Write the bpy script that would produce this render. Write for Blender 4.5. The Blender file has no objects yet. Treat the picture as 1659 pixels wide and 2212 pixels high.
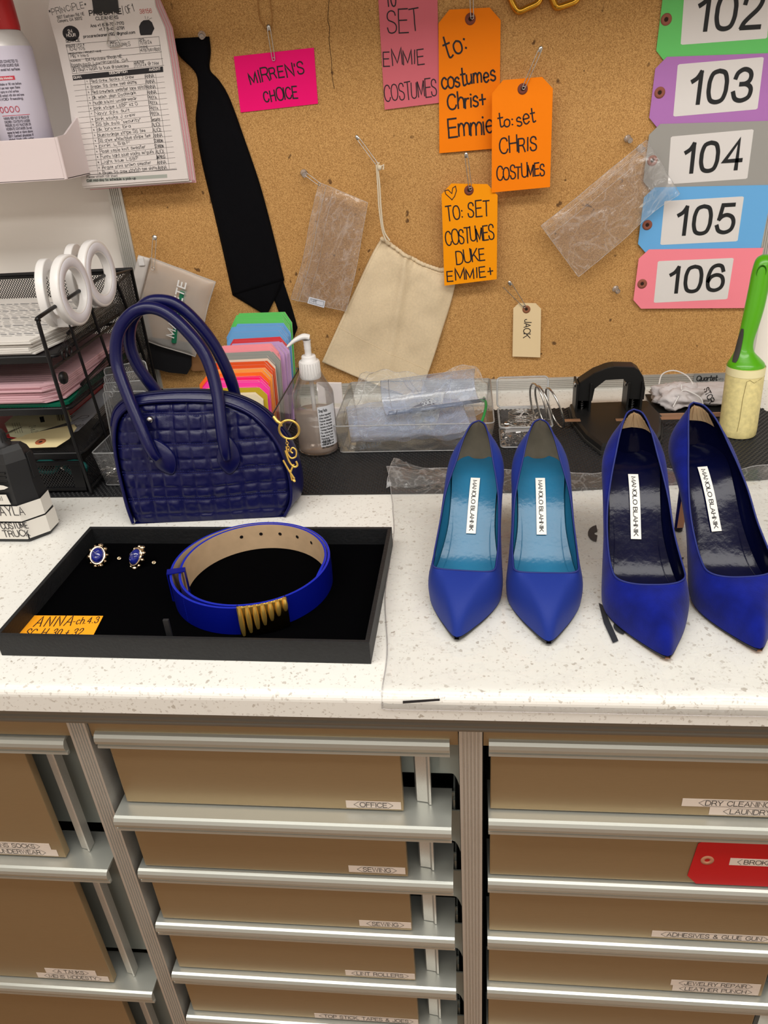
import bpy, bmesh, math, random
from mathutils import Vector, Matrix, noise
from mathutils.geometry import tessellate_polygon

# ---------------------------------------------------------------- camera, world, lights
# Units are metres. z = 0 is the top of the worktop, y grows from the viewer to the wall.
F, CX, CY, H = 1640.0, 829.5, 1106.0, 0.471
_d = Vector((208, 2968, F)).normalized()
_x = -Vector((-14770, 165, F)); _x -= _d*_x.dot(_d); _x.normalize()
_z = -_d; _y = _z.cross(_x)
CAM = Vector((0, 0, H))
sc = bpy.context.scene
cd = bpy.data.cameras.new('camera'); cam = bpy.data.objects.new('camera', cd)
sc.collection.objects.link(cam); sc.camera = cam
cd.sensor_fit = 'HORIZONTAL'; cd.sensor_width = 36; cd.lens = F/1659*36; cd.clip_start = 0.01
right = Vector((_x[0], _y[0], _z[0])); down = Vector((_x[1], _y[1], _z[1])); fwd = Vector((_x[2], _y[2], _z[2]))
M = Matrix((right, -down, -fwd)).transposed().to_4x4(); M.translation = CAM
cam.matrix_world = M

w = bpy.data.worlds.new('world'); sc.world = w; w.use_nodes = True
w.node_tree.nodes['Background'].inputs[0].default_value = (1.0, .97, .93, 1)
w.node_tree.nodes['Background'].inputs[1].default_value = 0.25
sc.view_settings.view_transform = 'Standard'; sc.view_settings.look = 'None'
sc.view_settings.exposure = 0.32; sc.view_settings.gamma = 1.0

def area(name, loc, rot, sx, sy, power, col):
    l = bpy.data.lights.new(name, 'AREA'); l.shape = 'RECTANGLE'; l.size = sx; l.size_y = sy
    l.energy = power; l.color = col
    o = bpy.data.objects.new(name, l); sc.collection.objects.link(o); o.location = loc; o.rotation_euler = rot
    return o
area('ceiling_light_aisle', (0.0, 0.15, 1.36), (0, 0, 0), 2.6, 0.40, 22.5, (1, .97, .92))
area('fill_light_rear', (0.0, -0.95, 1.36), (0, 0, 0), 2.6, 0.35, 18, (1, .97, .92))  # fill lamp added to brighten the drawer fronts

# ---------------------------------------------------------------- helpers
def ray(px, py):
    c = Vector((px-CX, py-CY, F))
    return Vector((_x.dot(c), _y.dot(c), _z.dot(c)))
def on_z(px, py, z):
    r = ray(px, py); t = (z-H)/r.z; return CAM + r*t
def on_y(px, py, y):
    r = ray(px, py); return CAM + r*(y/r.y)
def on_x(px, py, x):
    r = ray(px, py); return CAM + r*(x/r.x)
def V(*a): return Vector(a)

_m = {}
def lin(c):
    return tuple((v/12.92 if v <= .04045 else ((v+.055)/1.055)**2.4) for v in [x/255 for x in c])
def mat(name, rgb, rough=.5, metal=0, spec=.5, nscale=0, namt=0, bump=0, bscale=200, sheen=0, coat=0, trans=0, ior=1.45, emit=0, stretch=None):
    if name in _m: return _m[name]
    m = bpy.data.materials.new(name); m.use_nodes = True; nt = m.node_tree; b = nt.nodes['Principled BSDF']
    c = lin(rgb)
    b.inputs['Base Color'].default_value = (*c, 1); b.inputs['Roughness'].default_value = rough
    b.inputs['Metallic'].default_value = metal; b.inputs['Specular IOR Level'].default_value = spec
    b.inputs['Sheen Weight'].default_value = sheen; b.inputs['Coat Weight'].default_value = coat
    b.inputs['Transmission Weight'].default_value = trans; b.inputs['IOR'].default_value = ior
    if emit: b.inputs['Emission Color'].default_value = (*c, 1); b.inputs['Emission Strength'].default_value = emit
    tc = nt.nodes.new('ShaderNodeTexCoord'); src = tc.outputs['Object']
    if stretch:
        mp = nt.nodes.new('ShaderNodeMapping'); mp.inputs['Scale'].default_value = stretch
        nt.links.new(src, mp.inputs[0]); src = mp.outputs[0]
    if namt:
        n = nt.nodes.new('ShaderNodeTexNoise'); n.inputs['Scale'].default_value = nscale; n.inputs['Detail'].default_value = 4
        nt.links.new(src, n.inputs['Vector'])
        r = nt.nodes.new('ShaderNodeValToRGB')
        r.color_ramp.elements[0].position = .3; r.color_ramp.elements[1].position = .7
        r.color_ramp.elements[0].color = (*[v*(1-namt) for v in c], 1)
        r.color_ramp.elements[1].color = (*[min(1, v*(1+namt)) for v in c], 1)
        nt.links.new(n.outputs[0], r.inputs[0]); nt.links.new(r.outputs[0], b.inputs['Base Color'])
    if bump:
        n = nt.nodes.new('ShaderNodeTexNoise'); n.inputs['Scale'].default_value = bscale; n.inputs['Detail'].default_value = 3
        nt.links.new(src, n.inputs['Vector'])
        bp = nt.nodes.new('ShaderNodeBump'); bp.inputs['Strength'].default_value = bump; bp.inputs['Distance'].default_value = .001
        nt.links.new(n.outputs[0], bp.inputs['Height']); nt.links.new(bp.outputs[0], b.inputs['Normal'])
    _m[name] = m; return m

def film(name, tint=(1, 1, 1), haze=.06, hazecol=(.9, .9, .92), gloss=.5, rough=.08, bump=0, bscale=60, crease=0, cscale=14):
    """clear plastic: transparent body, reflective by fresnel, a little haze"""
    if name in _m: return _m[name]
    m = bpy.data.materials.new(name); m.use_nodes = True; nt = m.node_tree; nt.nodes.clear()
    out = nt.nodes.new('ShaderNodeOutputMaterial'); tr = nt.nodes.new('ShaderNodeBsdfTransparent')
    tr.inputs[0].default_value = (*tint, 1)
    df = nt.nodes.new('ShaderNodeBsdfDiffuse'); df.inputs[0].default_value = (*hazecol, 1)
    gl = nt.nodes.new('ShaderNodeBsdfGlossy'); gl.inputs['Roughness'].default_value = rough
    fr = nt.nodes.new('ShaderNodeFresnel'); fr.inputs[0].default_value = 1.5
    mu = nt.nodes.new('ShaderNodeMath'); mu.operation = 'MULTIPLY_ADD'; mu.inputs[1].default_value = .45+.25*gloss; mu.inputs[2].default_value = gloss*.03
    nt.links.new(fr.outputs[0], mu.inputs[0])
    a = nt.nodes.new('ShaderNodeMixShader'); a.inputs[0].default_value = haze
    nt.links.new(tr.outputs[0], a.inputs[1]); nt.links.new(df.outputs[0], a.inputs[2])
    b = nt.nodes.new('ShaderNodeMixShader')
    nt.links.new(mu.outputs[0], b.inputs[0]); nt.links.new(a.outputs[0], b.inputs[1]); nt.links.new(gl.outputs[0], b.inputs[2])
    nt.links.new(b.outputs[0], out.inputs[0])
    if bump:
        tc = nt.nodes.new('ShaderNodeTexCoord'); n = nt.nodes.new('ShaderNodeTexNoise'); n.inputs['Scale'].default_value = bscale
        n.inputs['Detail'].default_value = 4; n.inputs['Distortion'].default_value = 1.5
        nt.links.new(tc.outputs['Object'], n.inputs['Vector'])
        bp = nt.nodes.new('ShaderNodeBump'); bp.inputs['Strength'].default_value = bump; bp.inputs['Distance'].default_value = .004
        nt.links.new(n.outputs[0], bp.inputs['Height'])
        for s in (gl, df, fr): nt.links.new(bp.outputs[0], s.inputs['Normal'])
    if crease:              # milky crease lines, also painting in the wrinkle highlights
        tc = nt.nodes.new('ShaderNodeTexCoord'); cur = None
        for k, (sc_, ds) in enumerate(((cscale, 2.2), (cscale*2.3, 1.6))):
            n = nt.nodes.new('ShaderNodeTexNoise'); n.inputs['Scale'].default_value = sc_; n.inputs['Detail'].default_value = 2.5; n.inputs['Distortion'].default_value = ds
            nt.links.new(tc.outputs['Object'], n.inputs['Vector'])
            r = nt.nodes.new('ShaderNodeValToRGB'); e = r.color_ramp.elements; e[0].position = .485; e[0].color = (0, 0, 0, 1); e[1].position = .5; e[1].color = (1, 1, 1, 1)
            q = e.new(.515+.01*k); q.color = (0, 0, 0, 1); nt.links.new(n.outputs[0], r.inputs[0])
            if cur is None: cur = r.outputs[0]
            else:
                ad = nt.nodes.new('ShaderNodeMath'); ad.operation = 'MAXIMUM'; nt.links.new(cur, ad.inputs[0]); nt.links.new(r.outputs[0], ad.inputs[1]); cur = ad.outputs[0]
        ma = nt.nodes.new('ShaderNodeMath'); ma.operation = 'MULTIPLY_ADD'; ma.inputs[1].default_value = crease; ma.inputs[2].default_value = haze
        nt.links.new(cur, ma.inputs[0]); nt.links.new(ma.outputs[0], a.inputs[0])
    _m[name] = m; return m

WM = {}
def setp(o, label=None, cat=None, group=None, kind=None):
    if label: o['label'] = label
    if cat: o['category'] = cat
    if group: o['group'] = group
    if kind: o['kind'] = kind
    return o
def thing(name, loc, label, cat, group=None, rz=0):
    o = bpy.data.objects.new(name, None); o.empty_display_size = .02; sc.collection.objects.link(o)
    o.location = loc; o.rotation_euler = (0, 0, rz); setp(o, label, cat, group); WM[o.name] = Matrix.Translation(loc) @ Matrix.Rotation(rz, 4, 'Z')
    return o

class MB:
    """collects shapes, builds ONE mesh object"""
    def __init__(s): s.v = []; s.f = []; s.fm = []; s.sm = []; s.mats = []; s.T = Matrix.Identity(4)
    def mi(s, m):
        if m not in s.mats: s.mats.append(m)
        return s.mats.index(m)
    def add(s, vs, fs, m, smooth=False):
        o = len(s.v); s.v += [s.T @ Vector(p) for p in vs]; k = s.mi(m)
        for f in fs: s.f.append([i+o for i in f]); s.fm.append(k); s.sm.append(smooth)
    def box(s, a, b, m, bev=0):
        x0, y0, z0 = [min(p, q) for p, q in zip(a, b)]; x1, y1, z1 = [max(p, q) for p, q in zip(a, b)]
        if bev:
            c = min(bev, (x1-x0)/2.01, (y1-y0)/2.01, (z1-z0)/2.01)
            vs = []; fs = []
            X = (x0, x0+c, x1-c, x1); Y = (y0, y0+c, y1-c, y1); Z = (z0, z0+c, z1-c, z1)
            bm = bmesh.new(); bmesh.ops.create_cube(bm, size=1)
            for v in bm.verts: v.co = Vector(((x0+x1)/2+v.co.x*(x1-x0), (y0+y1)/2+v.co.y*(y1-y0), (z0+z1)/2+v.co.z*(z1-z0)))
            bmesh.ops.bevel(bm, geom=bm.edges[:], offset=c, segments=2, profile=.6, affect='EDGES')
            bm.verts.index_update(); s.add([v.co.copy() for v in bm.verts], [[v.index for v in f.verts] for f in bm.faces], m); bm.free(); return
        vs = [(x, y, z) for x in (x0, x1) for y in (y0, y1) for z in (z0, z1)]
        s.add(vs, [(0, 1, 3, 2), (4, 6, 7, 5), (0, 4, 5, 1), (2, 3, 7, 6), (0, 2, 6, 4), (1, 5, 7, 3)], m)
    def loft(s, rings, m, closed=True, caps=True, smooth=True):
        n = len(rings[0]); vs = [p for r in rings for p in r]; fs = []
        for i in range(len(rings)-1):
            for j in range(n if closed else n-1):
                k = (j+1) % n; fs.append((i*n+j, i*n+k, (i+1)*n+k, (i+1)*n+j))
        s.add(vs, fs, m, smooth)
        if caps and closed:
            s.add(rings[0], [list(range(n))[::-1]], m); s.add(rings[-1], [list(range(n))], m)
    def tube(s, pts, r, m, n=8, closed=False, caps=True, flat=1.0, up=None):
        pts = [Vector(p) for p in pts]; N = len(pts); rings = []
        rr = r if isinstance(r, (list, tuple)) else [r]*N
        prev = None
        for i, p in enumerate(pts):
            t = (pts[(i+1) % N]-pts[i-1]) if closed else (pts[min(i+1, N-1)]-pts[max(i-1, 0)])
            if t.length < 1e-9: t = Vector((0, 0, 1))
            t.normalize()
            if prev is None:
                a = Vector(up) if up else (Vector((0, 0, 1)) if abs(t.z) < .9 else Vector((1, 0, 0)))
            else: a = prev
            a = (a-t*a.dot(t))
            if a.length < 1e-6: a = t.orthogonal()
            a.normalize(); prev = a; b = t.cross(a)
            rings.append([p+a*math.cos(2*math.pi*k/n)*rr[i]*flat+b*math.sin(2*math.pi*k/n)*rr[i] for k in range(n)])
        if closed: rings.append(rings[0])
        s.loft(rings, m, True, caps and not closed)
    def lathe(s, prof, m, c=(0, 0, 0), n=32, axis='z', caps=False, sx=1, sy=1):
        rings = []
        for r, z in prof:
            ring = []
            for k in range(n):
                a = 2*math.pi*k/n; x, y = r*math.cos(a)*sx, r*math.sin(a)*sy
                p = (x, y, z) if axis == 'z' else ((x, z, y) if axis == 'y' else (z, x, y))
                ring.append(Vector(p)+Vector(c))
            rings.append(ring)
        s.loft(rings, m, True, caps)
    def prism(s, poly, z0, z1, m, side=None):
        """poly in local xy, extruded along local z"""
        n = len(poly); P = [Vector((p[0], p[1], 0)) for p in poly]
        tri = tessellate_polygon([P])
        ar = sum(P[i].x*P[(i+1) % n].y-P[(i+1) % n].x*P[i].y for i in range(n))
        fix = []
        for t in tri:
            a, b, c = [P[i] for i in t]
            fix.append(t if (b-a).cross(c-a).z > 0 else t[::-1])
        s.add([(p.x, p.y, z1) for p in P], fix, m)
        if z0 is not None and z0 != z1:
            s.add([(p.x, p.y, z0) for p in P], [t[::-1] for t in fix], m)
            fs = [((i+1) % n, i, i+n, (i+1) % n+n) for i in range(n)]
            if ar > 0: fs = [f[::-1] for f in fs]
            s.add([(p.x, p.y, z1) for p in P]+[(p.x, p.y, z0) for p in P], fs, side or m)
    def ribbon(s, pts, w, z, m, loopend=True):
        """flat pen stroke in local xy at height z"""
        pts = [Vector((p[0], p[1])) for p in pts]
        if len(pts) == 1: pts = [pts[0], pts[0]+Vector((w*.3, 0))]
        N = len(pts); L = []; R = []; cl = N > 5 and (pts[0]-pts[-1]).length < w*.05
        e0 = (pts[0]-pts[1]).normalized()*w*.35 if N > 1 and (pts[0]-pts[1]).length > 0 else Vector((0, 0))
        e1 = (pts[-1]-pts[-2]).normalized()*w*.35 if (pts[-1]-pts[-2]).length > 0 else Vector((0, 0))
        q = [p.copy() for p in pts]; q[0] += e0*(not cl); q[-1] += e1*(not cl)
        for i in range(N):
            a = (q[i]-q[i-1]) if i else ((q[-1]-q[-2]) if cl else (q[1]-q[0])); b = (q[i+1]-q[i]) if i < N-1 else ((q[1]-q[0]) if cl else a)
            if a.length > 0: a.normalize()
            if b.length > 0: b.normalize()
            t = a+b
            if t.length < .3: t = a
            t.normalize(); nn = Vector((-t.y, t.x)); k = 1/max(.55, nn.dot(Vector((-a.y, a.x))))
            L.append(q[i]+nn*w/2*k); R.append(q[i]-nn*w/2*k)
        vs = [(p.x, p.y, z) for p in L]+[(p.x, p.y, z) for p in R]
        s.add(vs, [(i, i+N, i+1+N, i+1) for i in range(N-1)], m)
    def surf(s, G, m, smooth=True, flip=False):
        nv = len(G[0]); vs = [p for r in G for p in r]
        fs = [(i*nv+j, i*nv+j+1, (i+1)*nv+j+1, (i+1)*nv+j) for i in range(len(G)-1) for j in range(nv-1)]
        if flip: fs = [f[::-1] for f in fs]
        s.add(vs, fs, m, smooth)
    def build(s, name, parent=None, loc=None, weld=False, subd=0, solid=0, label=None):
        me = bpy.data.meshes.new(name); inv = Matrix.Identity(4)
        if parent is not None: inv = WM[parent.name].inverted()
        org = Vector((0, 0, 0))
        vs = [inv @ p for p in s.v]
        if parent is None and loc is None:
            xs = [p.x for p in vs]; ys = [p.y for p in vs]; zs = [p.z for p in vs]
            loc = Vector(((min(xs)+max(xs))/2, (min(ys)+max(ys))/2, min(zs)))
        if parent is None: org = Vector(loc); vs = [p-org for p in vs]
        me.from_pydata([tuple(p) for p in vs], [], s.f)
        for m in s.mats: me.materials.append(m)
        me.polygons.foreach_set('material_index', s.fm); me.polygons.foreach_set('use_smooth', s.sm)
        if weld:
            bm = bmesh.new(); bm.from_mesh(me); bmesh.ops.remove_doubles(bm, verts=bm.verts[:], dist=1e-5); bm.to_mesh(me); bm.free()
        me.update()
        o = bpy.data.objects.new(name, me); sc.collection.objects.link(o); o.location = org
        if parent is not None: o.parent = parent; WM[o.name] = WM[parent.name].copy()
        else: WM[o.name] = Matrix.Translation(org)
        if solid:
            md = o.modifiers.new('solid', 'SOLIDIFY'); md.thickness = solid; md.offset = 0
        if subd:
            md = o.modifiers.new('sub', 'SUBSURF'); md.levels = subd; md.render_levels = subd
        if label: o['label'] = label
        return o

def cr(pts, k=6, closed=False):
    """Catmull-Rom through points"""
    pts = [Vector(p) for p in pts]; N = len(pts)
    if N < 3: return pts
    out = []
    for i in range(N if closed else N-1):
        if closed: a, b, c, d = pts[i-1], pts[i], pts[(i+1) % N], pts[(i+2) % N]
        else: a, b, c, d = pts[max(i-1, 0)], pts[i], pts[i+1], pts[min(i+2, N-1)]
        for j in range(k):
            t = j/k; out.append(.5*((2*b)+(c-a)*t+(2*a-5*b+4*c-d)*t*t+(3*b-a-3*c+d)*t**3))
    if not closed: out.append(pts[-1])
    return out
def lerp(a, b, t): return a+(b-a)*t
def interp(tab, t):
    """tab [(t, value)], smooth-ish piecewise cubic"""
    if t <= tab[0][0]: return tab[0][1]
    if t >= tab[-1][0]: return tab[-1][1]
    for i in range(len(tab)-1):
        if t <= tab[i+1][0]:
            t0, v0 = tab[i]; t1, v1 = tab[i+1]; h = t1-t0; u = (t-t0)/h
            def sl(j):
                if j <= 0: return (tab[1][1]-tab[0][1])/(tab[1][0]-tab[0][0])
                if j >= len(tab)-1: return (tab[-1][1]-tab[-2][1])/(tab[-1][0]-tab[-2][0])
                return (tab[j+1][1]-tab[j-1][1])/(tab[j+1][0]-tab[j-1][0])
            m0, m1 = sl(i)*h, sl(i+1)*h
            return (2*u**3-3*u*u+1)*v0+(u**3-2*u*u+u)*m0+(-2*u**3+3*u*u)*v1+(u**3-u*u)*m1
def nz(x, y=0, z=0): return noise.noise(Vector((x, y, z)))
def arc(cx, cy, rx, ry, a0, a1, n=14):
    return [(cx+rx*math.cos(math.radians(lerp(a0, a1, i/n))), cy+ry*math.sin(math.radians(lerp(a0, a1, i/n)))) for i in range(n+1)]
def rrect(x0, y0, x1, y1, r, n=4):
    return arc(x1-r, y1-r, r, r, 0, 90, n)+arc(x0+r, y1-r, r, r, 90, 180, n)+arc(x0+r, y0+r, r, r, 180, 270, n)+arc(x1-r, y0+r, r, r, 270, 360, n)
def frame(o, xdir, ydir):
    """matrix with local x along xdir, y near ydir, z out of the face"""
    x = Vector(xdir).normalized(); y = Vector(ydir); y = (y-x*y.dot(x)).normalized(); z = x.cross(y)
    m = Matrix((x, y, z)).transposed().to_4x4(); m.translation = Vector(o); return m

# ---------------------------------------------------------------- stroke lettering
GL = {
'A': (.70, '0,0 .35,1 .7,0;.12,.34 .58,.34'), 'B': (.62, '0,0 0,1;~0,1 .35,1 .5,.9 .52,.75 .46,.6 .32,.53 0,.53;~0,.53 .36,.53 .55,.44 .6,.27 .54,.1 .36,0 0,0'),
'C': (.70, '~.68,.78 .58,.94 .38,1 .16,.92 .02,.68 0,.5 .02,.3 .16,.08 .38,0 .58,.06 .7,.24'),
'D': (.68, '0,0 0,1;~0,1 .3,1 .54,.9 .66,.68 .68,.5 .66,.3 .54,.1 .3,0 0,0'), 'E': (.56, '.56,1 0,1 0,0 .58,0;0,.53 .5,.53'), 'F': (.52, '.54,1 0,1 0,0;0,.53 .46,.53'),
'G': (.74, '~.7,.78 .58,.94 .38,1 .16,.92 .02,.68 0,.5 .02,.3 .16,.08 .38,0 .6,.06 .72,.2;.72,.2 .72,.46 .42,.46'),
'H': (.64, '0,0 0,1;.64,0 .64,1;0,.53 .64,.53'), 'I': (.06, '.03,0 .03,1'), 'J': (.42, '~.42,1 .42,.3 .36,.06 .2,0 .04,.08 0,.28'),
'K': (.62, '0,0 0,1;.6,1 0,.36;.2,.57 .64,0'), 'L': (.5, '0,1 0,0 .52,0'), 'M': (.76, '0,0 0,1 .38,.12 .76,1 .76,0'), 'N': (.64, '0,0 0,1 .64,0 .64,1'),
'O': (.78, '~.39,1 .16,.93 .02,.7 0,.5 .02,.3 .16,.07 .39,0 .62,.07 .76,.3 .78,.5 .76,.7 .62,.93 .39,1'),
'P': (.58, '0,0 0,1;~0,1 .36,1 .52,.92 .58,.74 .52,.56 .36,.47 0,.47'), 'Q': (.78, '~.39,1 .16,.93 .02,.7 0,.5 .02,.3 .16,.07 .39,0 .62,.07 .76,.3 .78,.5 .76,.7 .62,.93 .39,1;.48,.22 .8,-.06'),
'R': (.62, '0,0 0,1;~0,1 .38,1 .54,.93 .59,.76 .54,.58 .38,.5 0,.5;~.34,.5 .48,.38 .64,0'),
'S': (.60, '~.56,.78 .5,.93 .3,1 .1,.93 .03,.76 .1,.6 .3,.52 .5,.42 .59,.26 .52,.07 .3,0 .08,.06 0,.26'),
'T': (.62, '0,1 .62,1;.31,1 .31,0'), 'U': (.64, '~0,1 0,.36 .06,.1 .32,0 .58,.1 .64,.36 .64,1'), 'V': (.66, '0,1 .33,0 .66,1'), 'W': (.9, '0,1 .22,0 .45,1 .68,0 .9,1'),
'X': (.62, '0,0 .6,1;0,1 .62,0'), 'Y': (.64, '0,1 .32,.46 .64,1;.32,.46 .32,0'), 'Z': (.6, '0,1 .58,1 0,0 .6,0'),
'0': (.54, '~.27,1 .09,.93 .01,.7 0,.5 .01,.3 .09,.07 .27,0 .45,.07 .53,.3 .54,.5 .53,.7 .45,.93 .27,1'), '1': (.3, '~0,.72 .14,.82 .25,1;.25,1 .25,0'),
'2': (.54, '~.02,.7 .06,.88 .16,.97 .28,1 .42,.96 .51,.84 .5,.68 .4,.5 .2,.3 .06,.14 0,0;0,0 .54,0'),
'3': (.54, '~.02,.74 .08,.9 .25,1 .42,.94 .49,.8 .46,.63 .34,.54 .2,.53;~.2,.53 .38,.52 .51,.42 .54,.27 .48,.09 .27,0 .08,.07 0,.27'),
'4': (.56, '.42,0 .42,1 0,.3 .56,.3'), '5': (.54, '.48,1 .12,1 .05,.5;~.05,.5 .15,.6 .3,.64 .47,.55 .54,.34 .48,.1 .28,0 .08,.07 0,.25'),
'6': (.54, '~.5,.77 .43,.95 .28,1 .12,.92 .03,.7 0,.42 .06,.1 .27,0 .48,.1 .54,.32 .47,.54 .28,.62 .1,.54 .02,.38'), '7': (.52, '0,1 .52,1;~.52,1 .34,.66 .22,.32 .17,0'),
'8': (.54, '~.27,.54 .08,.62 .03,.78 .1,.94 .27,1 .44,.94 .51,.78 .46,.62 .27,.54 .06,.42 0,.26 .08,.06 .27,0 .46,.06 .54,.26 .48,.42 .27,.54'),
'9': (.54, '~.04,.22 .1,.05 .26,0 .42,.08 .51,.3 .54,.58 .48,.9 .27,1 .06,.9 0,.68 .07,.46 .26,.38 .44,.46 .52,.62'),
'a': (.46, '~.44,.5 .3,.66 .14,.62 .02,.4 .06,.1 .2,0 .36,.1 .44,.4;.44,.62 .46,0'), 'b': (.46, '0,1 0,0;~0,.4 .16,.64 .36,.6 .46,.34 .38,.06 .18,0 0,.16'),
'c': (.4, '~.4,.52 .26,.65 .08,.55 0,.32 .08,.08 .24,0 .4,.12'), 'd': (.46, '.46,1 .46,0;~.46,.42 .3,.65 .1,.58 0,.32 .08,.06 .26,0 .46,.18'),
'e': (.44, '~.02,.34 .42,.36 .38,.56 .22,.65 .06,.55 0,.32 .08,.07 .24,0 .42,.12'), 'f': (.3, '~.32,.95 .2,1 .12,.86 .12,0;0,.6 .28,.6'), 'g': (.46, '~.44,.5 .3,.66 .12,.6 .02,.38 .08,.12 .24,.06 .42,.2;~.44,.62 .45,-.1 .3,-.3 .06,-.22'),
'h': (.44, '0,1 0,0;~0,.4 .18,.64 .38,.58 .44,.4 .44,0'), 'i': (.06, '.03,.64 .03,0;.03,.86 .03,.9'), 'j': (.2, '~.18,.64 .18,-.1 .1,-.26 -.04,-.24;.18,.86 .18,.9'), 'k': (.42, '0,1 0,0;.38,.62 0,.26;.14,.38 .42,0'),
'l': (.06, '.03,1 .03,0'), 'm': (.7, '0,.64 0,0;~0,.42 .14,.64 .28,.6 .34,.42 .34,0;~.34,.42 .48,.64 .64,.6 .7,.42 .7,0'), 'n': (.44, '0,.64 0,0;~0,.42 .18,.64 .38,.58 .44,.4 .44,0'),
'o': (.46, '~.23,.65 .05,.54 0,.32 .06,.09 .23,0 .4,.09 .46,.32 .41,.54 .23,.65'), 'p': (.46, '0,.64 0,-.32;~0,.42 .18,.65 .38,.58 .46,.32 .36,.06 .18,0 0,.16'), 'q': (.46, '.46,.64 .46,-.32;~.46,.42 .28,.65 .08,.58 0,.32 .1,.06 .28,0 .46,.16'),
'r': (.3, '0,.64 0,0;~0,.38 .12,.6 .3,.62'), 's': (.38, '~.36,.52 .24,.65 .06,.58 .04,.42 .2,.33 .36,.24 .36,.07 .18,0 0,.1'), 't': (.34, '~.14,1 .14,.14 .22,0 .36,.06;0,.66 .34,.66'),
'u': (.44, '~0,.64 0,.2 .08,.02 .26,.02 .44,.22;.44,.64 .44,0'), 'v': (.42, '0,.64 .21,0 .42,.64'), 'w': (.6, '0,.64 .15,0 .3,.6 .45,0 .6,.64'), 'x': (.4, '0,.64 .4,0;.4,.64 0,0'), 'y': (.42, '0,.64 .21,.06;.42,.64 .12,-.3'), 'z': (.4, '0,.64 .4,.64 0,0 .4,0'),
'.': (.06, '.03,0 .03,.04'), ',': (.08, '.06,.04 0,-.12'), ':': (.06, '.03,.1 .03,.14;.03,.52 .03,.56'), '-': (.34, '.03,.38 .31,.38'), '+': (.44, '.22,.12 .22,.72;0,.42 .44,.42'), '/': (.4, '0,-.08 .4,1.08'),
"'": (.06, '.04,1 .03,.8'), '&': (.66, '~.66,0 .3,.5 .12,.78 .2,.96 .34,1 .46,.86 .38,.66 .1,.42 0,.22 .1,.04 .3,0 .5,.12 .62,.38'), '<': (.34, '.34,.95 .04,.5 .34,.05'), '>': (.34, '0,.95 .3,.5 0,.05'),
'(': (.2, '~.2,1.05 .04,.7 .04,.3 .2,-.05'), ')': (.2, '~0,1.05 .16,.7 .16,.3 0,-.05'), '#': (.5, '.12,0 .22,1;.34,0 .44,1;0,.34 .5,.34;.04,.68 .54,.68'), '@': (.8, '~.6,.6 .4,.66 .24,.44 .34,.24 .52,.34 .6,.6 .6,.3 .76,.3 .8,.6 .6,.95 .3,.95 .04,.7 .02,.3 .2,.02 .6,0'), '"': (.16, '.03,1 .03,.8;.14,1 .14,.8'), '*': (.3, '.15,.8 .15,.4;0,.7 .3,.5;.3,.7 0,.5'), '?': (.4, '~0,.8 .2,1 .4,.8 .2,.5 .2,.25;.2,.04 .2,0'),
}
def text_w(t, size, gap=.2, sp=.42):
    return sum((GL[c][0]+gap if c in GL else sp+.05) for c in t)*size-gap*size
def text(mb, t, x, y, size, wd, z, m, gap=.2, sp=.42, slant=0, hand=0, seed=1, xs=1, align='l', rise=0):
    rnd = random.Random(seed); W = text_w(t, size, gap, sp)*xs
    if align == 'c': x -= W/2
    if align == 'r': x -= W
    cx = 0
    for ch in t:
        if ch not in GL: cx += (sp+.05)*size*xs; continue
        gw, st = GL[ch]; jr = rnd.uniform(-hand, hand)*.6; js = 1+rnd.uniform(-hand, hand)*.6; jy = rnd.uniform(-hand, hand)*.25
        zz = z
        for s_ in st.split(';'):
            sm = s_[0] == '~'; pts = [tuple(map(float, p.split(','))) for p in s_.lstrip('~').split()]
            if sm and len(pts) > 2: pts = [tuple(p) for p in cr([(a, b, 0) for a, b in pts], 4)]
            elif hand and len(pts) >= 2:
                q = []
                for a, b in zip(pts[:-1], pts[1:]):
                    for k in range(3): q.append((lerp(a[0], b[0], k/3)+.05*hand*math.sin(k+len(q)), lerp(a[1], b[1], k/3)))
                pts = q+[pts[-1]]
            o = []
            for p in pts:
                u, v = p[0]*js, p[1]*js+jy; u, v = u-jr*(v-.5)*.5, v+jr*(u-.3)*.5
                px_ = cx+(u+slant*v)*size*xs
                o.append((x+px_, y+v*size+rise*px_))
            mb.ribbon(o, wd, zz, m); zz += 2e-6
        cx += (gw+gap)*size*xs
    return W
def plane_xy(T, px, py):
    """local coordinates, on the plane of frame T, of what is seen at a pixel of the photograph"""
    n = T.to_3x3() @ Vector((0, 0, 1)); o = T.translation; r = ray(px, py); t = (o-CAM).dot(n)/r.dot(n)
    p = T.inverted() @ (CAM+r*t); return Vector((p.x, p.y))
def txt(mb, T, s, a, b, hpx, wd, m=None, z=.0007, gap=.2, sp=.42, hand=0, seed=1, slant=0):
    """lettering from baseline point a to baseline point b"""
    A = plane_xy(T, *a); B = plane_xy(T, *b); top = plane_xy(T, a[0], a[1]-hpx); size = (top-A).length
    W = text_w(s, size, gap, sp); D = B-A; k = D.length/W; old = mb.T
    mb.T = T @ Matrix.Translation((A.x, A.y, 0)) @ Matrix.Rotation(math.atan2(D.y, D.x), 4, 'Z')
    text(mb, s, 0, 0, size, wd, z, m or bpy.data.materials['marker_ink'], gap, sp, slant, hand, seed, xs=k); mb.T = old
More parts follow.
